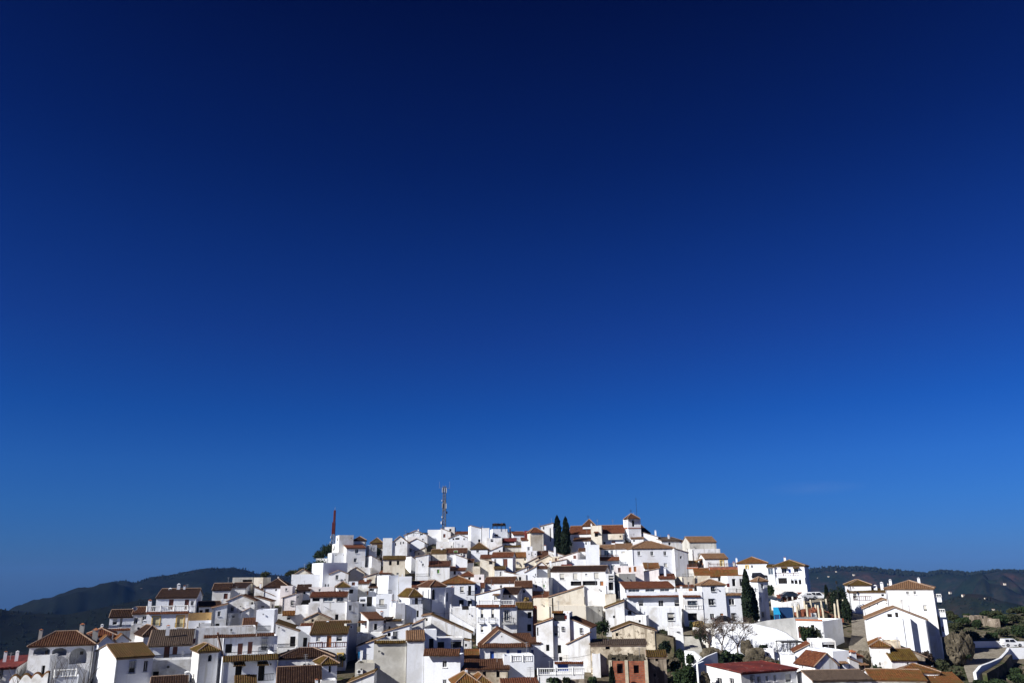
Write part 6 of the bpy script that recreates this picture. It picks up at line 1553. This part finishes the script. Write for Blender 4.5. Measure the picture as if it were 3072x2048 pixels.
# blue container and canopy
Y = g(1900); a = at(2337, 1822, Y); b = at(2380, 1817, Y - 2); z0 = at(2350, 1856, Y).z; e = empty("blue_container", (a.x, a.y, z0)); BL = plain("blue_tarpaulin", (0.02, 0.30, 0.55), .6, .1); BD = plain("dark_blue_sheeting", (0.012, 0.05, 0.14), .6, .15)
tag(e, "blue site container with bright light-blue sloping canopy at its left", "container"); w_ = b.x - a.x; h = a.z - z0
mb = MB(); mb.box(0, w_ + .5, 0, 3, -1, h); mb.build("container_body", BD, e)
mb = MB(); c = at(2313, 1841, Y); d = at(2322, 1822, Y); mb.poly([(c.x - a.x, -1.6, c.z - z0), (-.3, -1.6, c.z - z0), (0, .6, h + .1), (d.x - a.x, .6, h + .1)]); mb.poly([(-.3, -1.6, c.z - z0), (0, .6, h + .1), (.55, -.3, 0), (.15, -1.6, -.2)]); mb.build("canopy", BL, e)
mb = MB(); mb.bar((c.x - a.x + .1, -1.5, -.5), (c.x - a.x + .1, -1.5, c.z - z0), .05); mb.bar((-.5, -1.5, -.5), (-.5, -1.5, c.z - z0), .05); mb.build("pole", BL, e)
# builder's clutter
p = gp(2440, 1856, .2); p = at(2441, 1850, g(1862)); mb = MB(); mb.box(-.45, .45, -.4, .4, -.2, .8); e = mb.build("washing_machine", P['frame'], loc=p); q = MB(); q.bar((0, -.4, .35), (0, -.43, .35), .24, 14); q.build("drum_door", P['glass'], e); tag(e, "discarded white washing machine among the concrete columns", "appliance")
for (px, row, c_, lb) in ((2417, 1832, M['B'], "orange sheet heap between the left concrete columns"), (2446, 1829, M['B'], "orange sheet heap between the middle concrete columns"), (2478, 1846, ROCK, "brown rubble heap right of the washing machine"), (2494, 1850, M['B'], "reddish debris heap at the right of the columns")):
    p = at(px, row + 6, g(1856)); mb = MB(); r = random.Random(px)
    for _ in range(45):
        x, y = r.gauss(0, .9), r.gauss(0, .5); s = r.uniform(.1, .35); mb.box(x - s, x + s, y - s, y + s, -.6, r.uniform(.1, .9) * math.exp(-x * x / 2) + .1)
    tag(mb.build("debris_heap", c_, loc=p), lb, "rubble heap")
# lamp posts
for px, t_, b_, yr, lb in ((2513, 1743, 1778, 1850, "tall dark street lamp above the dark tree mass"), (2551, 1753, 1795, 1838, "street lamp in front of the ochre-roofed small house")):
    Y = g(yr); b = at(px, b_, Y); h = at(px, t_, Y).z - b.z; mb = MB(); mb.bar((0, 0, -3), (0, 0, h - .4), .06, 6, .04); e = mb.build("street_lamp", P['iron'], loc=b); q = MB(); q.bar((0, 0, h - .45), (0, 0, h), .12, 6, .22); q.bar((0, 0, h), (0, 0, h + .15), .24, 6, .02); q.build("lantern", P['iron'], e); tag(e, lb, "street lamp", "street lamps")
# pergolas
def pergola(x0, x1, t_, b_, yr, lb, dep=3.0, roofed=False):
    Y = g(yr); a = at(x0, t_, Y); b = at(x1, t_, Y); zb = at(x0, b_, Y).z; e = empty("pergola", (a.x, a.y, zb)); w_ = b.x - a.x; h = a.z - zb; mb = MB(); n = 4
    for i in range(n):
        for y in (0, dep): mb.bar((w_ * i / (n - 1), y, -.5), (w_ * i / (n - 1), y, h), .06)
    mb.build("posts", P['iron'], e); q = MB()
    for y in (0, dep): q.bar((-.2, y, h), (w_ + .2, y, h), .07)
    for i in range(12): x = w_ * i / 11; q.bar((x, -.2, h + .08), (x, dep + .2, h + .08), .05)
    q.build("beams", P['iron'], e); tag(e, lb, "pergola")
    if roofed:
        q = MB(); r = random.Random(3); [quadleaf(q, Vector((r.uniform(0, w_), r.uniform(0, dep), h + r.uniform(.1, .5))), .5, r) for _ in range(260)]; q.build("reed_cover", RUST, e)
pergola(2347, 2410, 1926, 1955, 1975, "thin black metal pergola beside the red roof patch")
pergola(1478, 1516, 1575, 1588, 1632, "dark reed-topped pergola standing on a skyline roof", 3.5, True)
pergola(1222, 1280, 1598, 1607, 1628, "low rooftop pergola frame left of the antenna mast", 3.0)
# red brick building
H("unfinished red brick building with two dark windows, concrete pillars and rubble on top",
  V(1828, 1940, None, 1981, 2045, 'f', None, "v1860,2004,18,26 v1909,2006,16,21", a=-6, m='B', q=2062, d=6), name='brick_building', cat='building', group=None)
hb = HOUSES[-1]; v = V(1828, 1940, None, 1981, 2045, 'f', None, "", a=-6, q=2062, d=6)
for u in (0.02, .45, .98):
    mb = MB(); x = (u - .5) * v.L; mb.box(x - .22, x + .22, -.1, -.003, 0, v.ze - v.zb + .1); mb.build("pillar", P['conc'], hb)
mb = MB(); mb.box(-v.L / 2 - .2, v.L / 2 + .2, -.35, -.003, 1.7, 2.2); mb.build("concrete_slab", P['conc'], hb)
r = random.Random(9); mb = MB()
for _ in range(60): x, y, s = r.uniform(-v.L / 2, v.L / 2), r.uniform(0, 3), r.uniform(.1, .4); mb.box(x - s, x + s, y, y + s, v.ze - v.zb - .6, v.ze - v.zb + r.uniform(0, .8))
tag(mb.build("rubble", ROCK, loc=hb.location, rz=hb.rotation_euler.z), "loose rubble lying on top of the red brick building", "rubble heap")
# ruin on the right slope
H("low roofless stone ruin on the right-hand scrub slope", V(2912, 2962, None, 1847, 1864, 'f', None, "v2948,1850,5,7", a=-10, m='s', q=1868, d=4), V(2960, 2998, None, 1855, 1868, 'f', None, "", a=-25, m='s', q=1872, d=4), name='stone_ruin', cat='ruin', group=None)
# laundry and people-scale items
for (px, row, w_, h_, c_, lb, yr) in ((1078, 1962, 5, 16, BL, "blue garment hanging on the striped roof terrace line", 1985), (1085, 1960, 7, 20, P['frame'], "white towel hanging on the striped roof terrace line", 1985), (2184, 1754, 8, 10, T['R'], "red cloth hanging on the balcony above the balustrade", 1782), (1697, 1850, 7, 10, T['R'], "red laundry hanging in the rooftop loggia", 2003)):
    Y = g(yr); p = at(px, row - h_ / 2, Y); s = Y / F_PX; mb = MB(); n = 5
    for i in range(n + 1): x = (i / n - .5) * w_ * s; y = .06 * math.sin(i * 2.2); mb.v += [(x, y, 0), (x, y * 1.6, -h_ * s), (x, y + .02, 0), (x, y * 1.6 + .02, -h_ * s)]
    for i in range(n): k = 4 * i; mb.f += [(k, k + 1, k + 5, k + 4), (k + 2, k + 6, k + 7, k + 3)]
    mb.bar((-w_ * s * .7, 0, 0), (w_ * s * .7, 0, 0), .015); tag(mb.build("laundry", c_, loc=p), lb, "laundry")
# big dish on the left
Y = g(1866) - 1.2; p = at(975, 1828, Y); tag(dish_mesh(p, (.55, -.75, .35), 1.5, .2).build("satellite_dish", P['metal']), "very large grey satellite dish in front of the stained veranda-house wall", "satellite dish")
# scalloped tile-capped wall and wild twigs in the bottom left corner
Y = 100; mb = MB(); n = 40
for i in range(n):
    x0, x1 = 28 + 118 * i / n, 28 + 118 * (i + 1) / n; f = lambda x: 2043 - abs(math.sin((x - 28) / 118 * math.pi * 3.6)) * 15 - (x - 28) * .10
    p, q = at(x0, f(x0), Y), at(x1, f(x1), Y); k = len(mb.v); mb.v += [(p.x, Y, p.z - 4), (q.x, Y, q.z - 4), (q.x, Y, q.z), (p.x, Y, p.z), (p.x, Y + .4, p.z), (q.x, Y + .4, q.z), (q.x, Y + .4, q.z - 4), (p.x, Y + .4, p.z - 4)]
    mb.f += [(k, k + 1, k + 2, k + 3), (k + 3, k + 2, k + 5, k + 4), (k + 4, k + 5, k + 6, k + 7)]
e = tag(mb.build("garden_wall", M['v']), "scalloped wall with terracotta tile humps in the bottom left corner", "wall"); mb = MB()
for i in range(n):
    x0, x1 = 28 + 118 * i / n, 28 + 118 * (i + 1) / n; p, q = at(x0, f(x0), Y), at(x1, f(x1), Y); mb.bar(p + Vector((0, .2, .06)), q + Vector((0, .2, .06)), .17, 6)
mb.build("tile_coping", T['o'], e)
def twigs(px, base, top, label, seed):
    r = random.Random(seed); b = at(px, base, 96); H = (base - top) * 96 / F_PX; e = empty("bare_shrub", b); mb = MB()
    def g_(p, d, l, rad, lev):
        q = p + d * l; mb.bar(p, q, rad, 4, rad * .7)
        if lev < 4:
            for _ in range(r.choice((1, 2, 2))): g_(q, (d + Vector((r.uniform(-.6, .6), r.uniform(-.4, .4), r.uniform(-.05, .3)))).normalized(), l * r.uniform(.6, .9), rad * .7, lev + 1)
    for _ in range(4): g_(Vector((0, 0, 0)), Vector((r.uniform(-.4, .4), 0, 1)).normalized(), H * .3, .03, 0)
    mb.build("twigs", BARK, e); tag(e, label, "shrub", "leafless shrubs at the bottom left edge")
twigs(205, 2075, 1960, "leafless shrub in front of the small balustrade, bottom left", 3)
twigs(245, 2080, 1985, "thin leafless shrub right of the small balustrade, bottom left", 5)
twigs(45, 2080, 1990, "leafless shrub at the very bottom left beside the scalloped wall", 8)
twigs(150, 2078, 1975, "leafless shrub left of the small balustrade, bottom left", 12)
# cables
def cable(a, b, sag, label):
    A, B = at(*a), at(*b); mb = MB(); pr = A
    for i in range(1, 13): t = i / 12; q = A.lerp(B, t) - Vector((0, 0, sag * 4 * t * (1 - t))); mb.bar(pr, q, .022, 4); pr = q
    tag(mb.build("cable", P['iron']), label, "cable", "overhead cables between the houses")
cable((1068, 1898, 138), (1155, 1868, 138), .5, "sagging black cable across the grey rough-walled outbuilding")
cable((1262, 1820, 160), (1350, 1838, 160), .5, "black cable strung below the apse windows")
cable((2676, 1965, 116), (2800, 2010, 112), .4, "thin cable running down right from the two-tone ochre roof")
cable((1770, 1962, 124), (1628, 1966, 124), .4, "thin cable across the tall loggia house front")
# ---- air between the camera and the far hills
hz = MB(); hz.box(-5200, 5200, -200, 5600, -420, 95); ho = hz.build("haze", None); tag(ho, kind='stuff', label="thin blue air over the hills", cat="haze")
hm = bpy.data.materials.new("thin_air"); hm.use_nodes = True; hn = hm.node_tree; hn.nodes.clear(); hov = hn.nodes.new("ShaderNodeOutputMaterial"); hv = hn.nodes.new("ShaderNodeVolumePrincipled")
hv.inputs["Color"].default_value = (0.12, 0.36, 1.0, 1); hv.inputs["Density"].default_value = 3.9e-5; hv.inputs["Anisotropy"].default_value = 0.0
hn.links.new(hv.outputs[0], hov.inputs["Volume"]); ho.data.materials.append(hm)
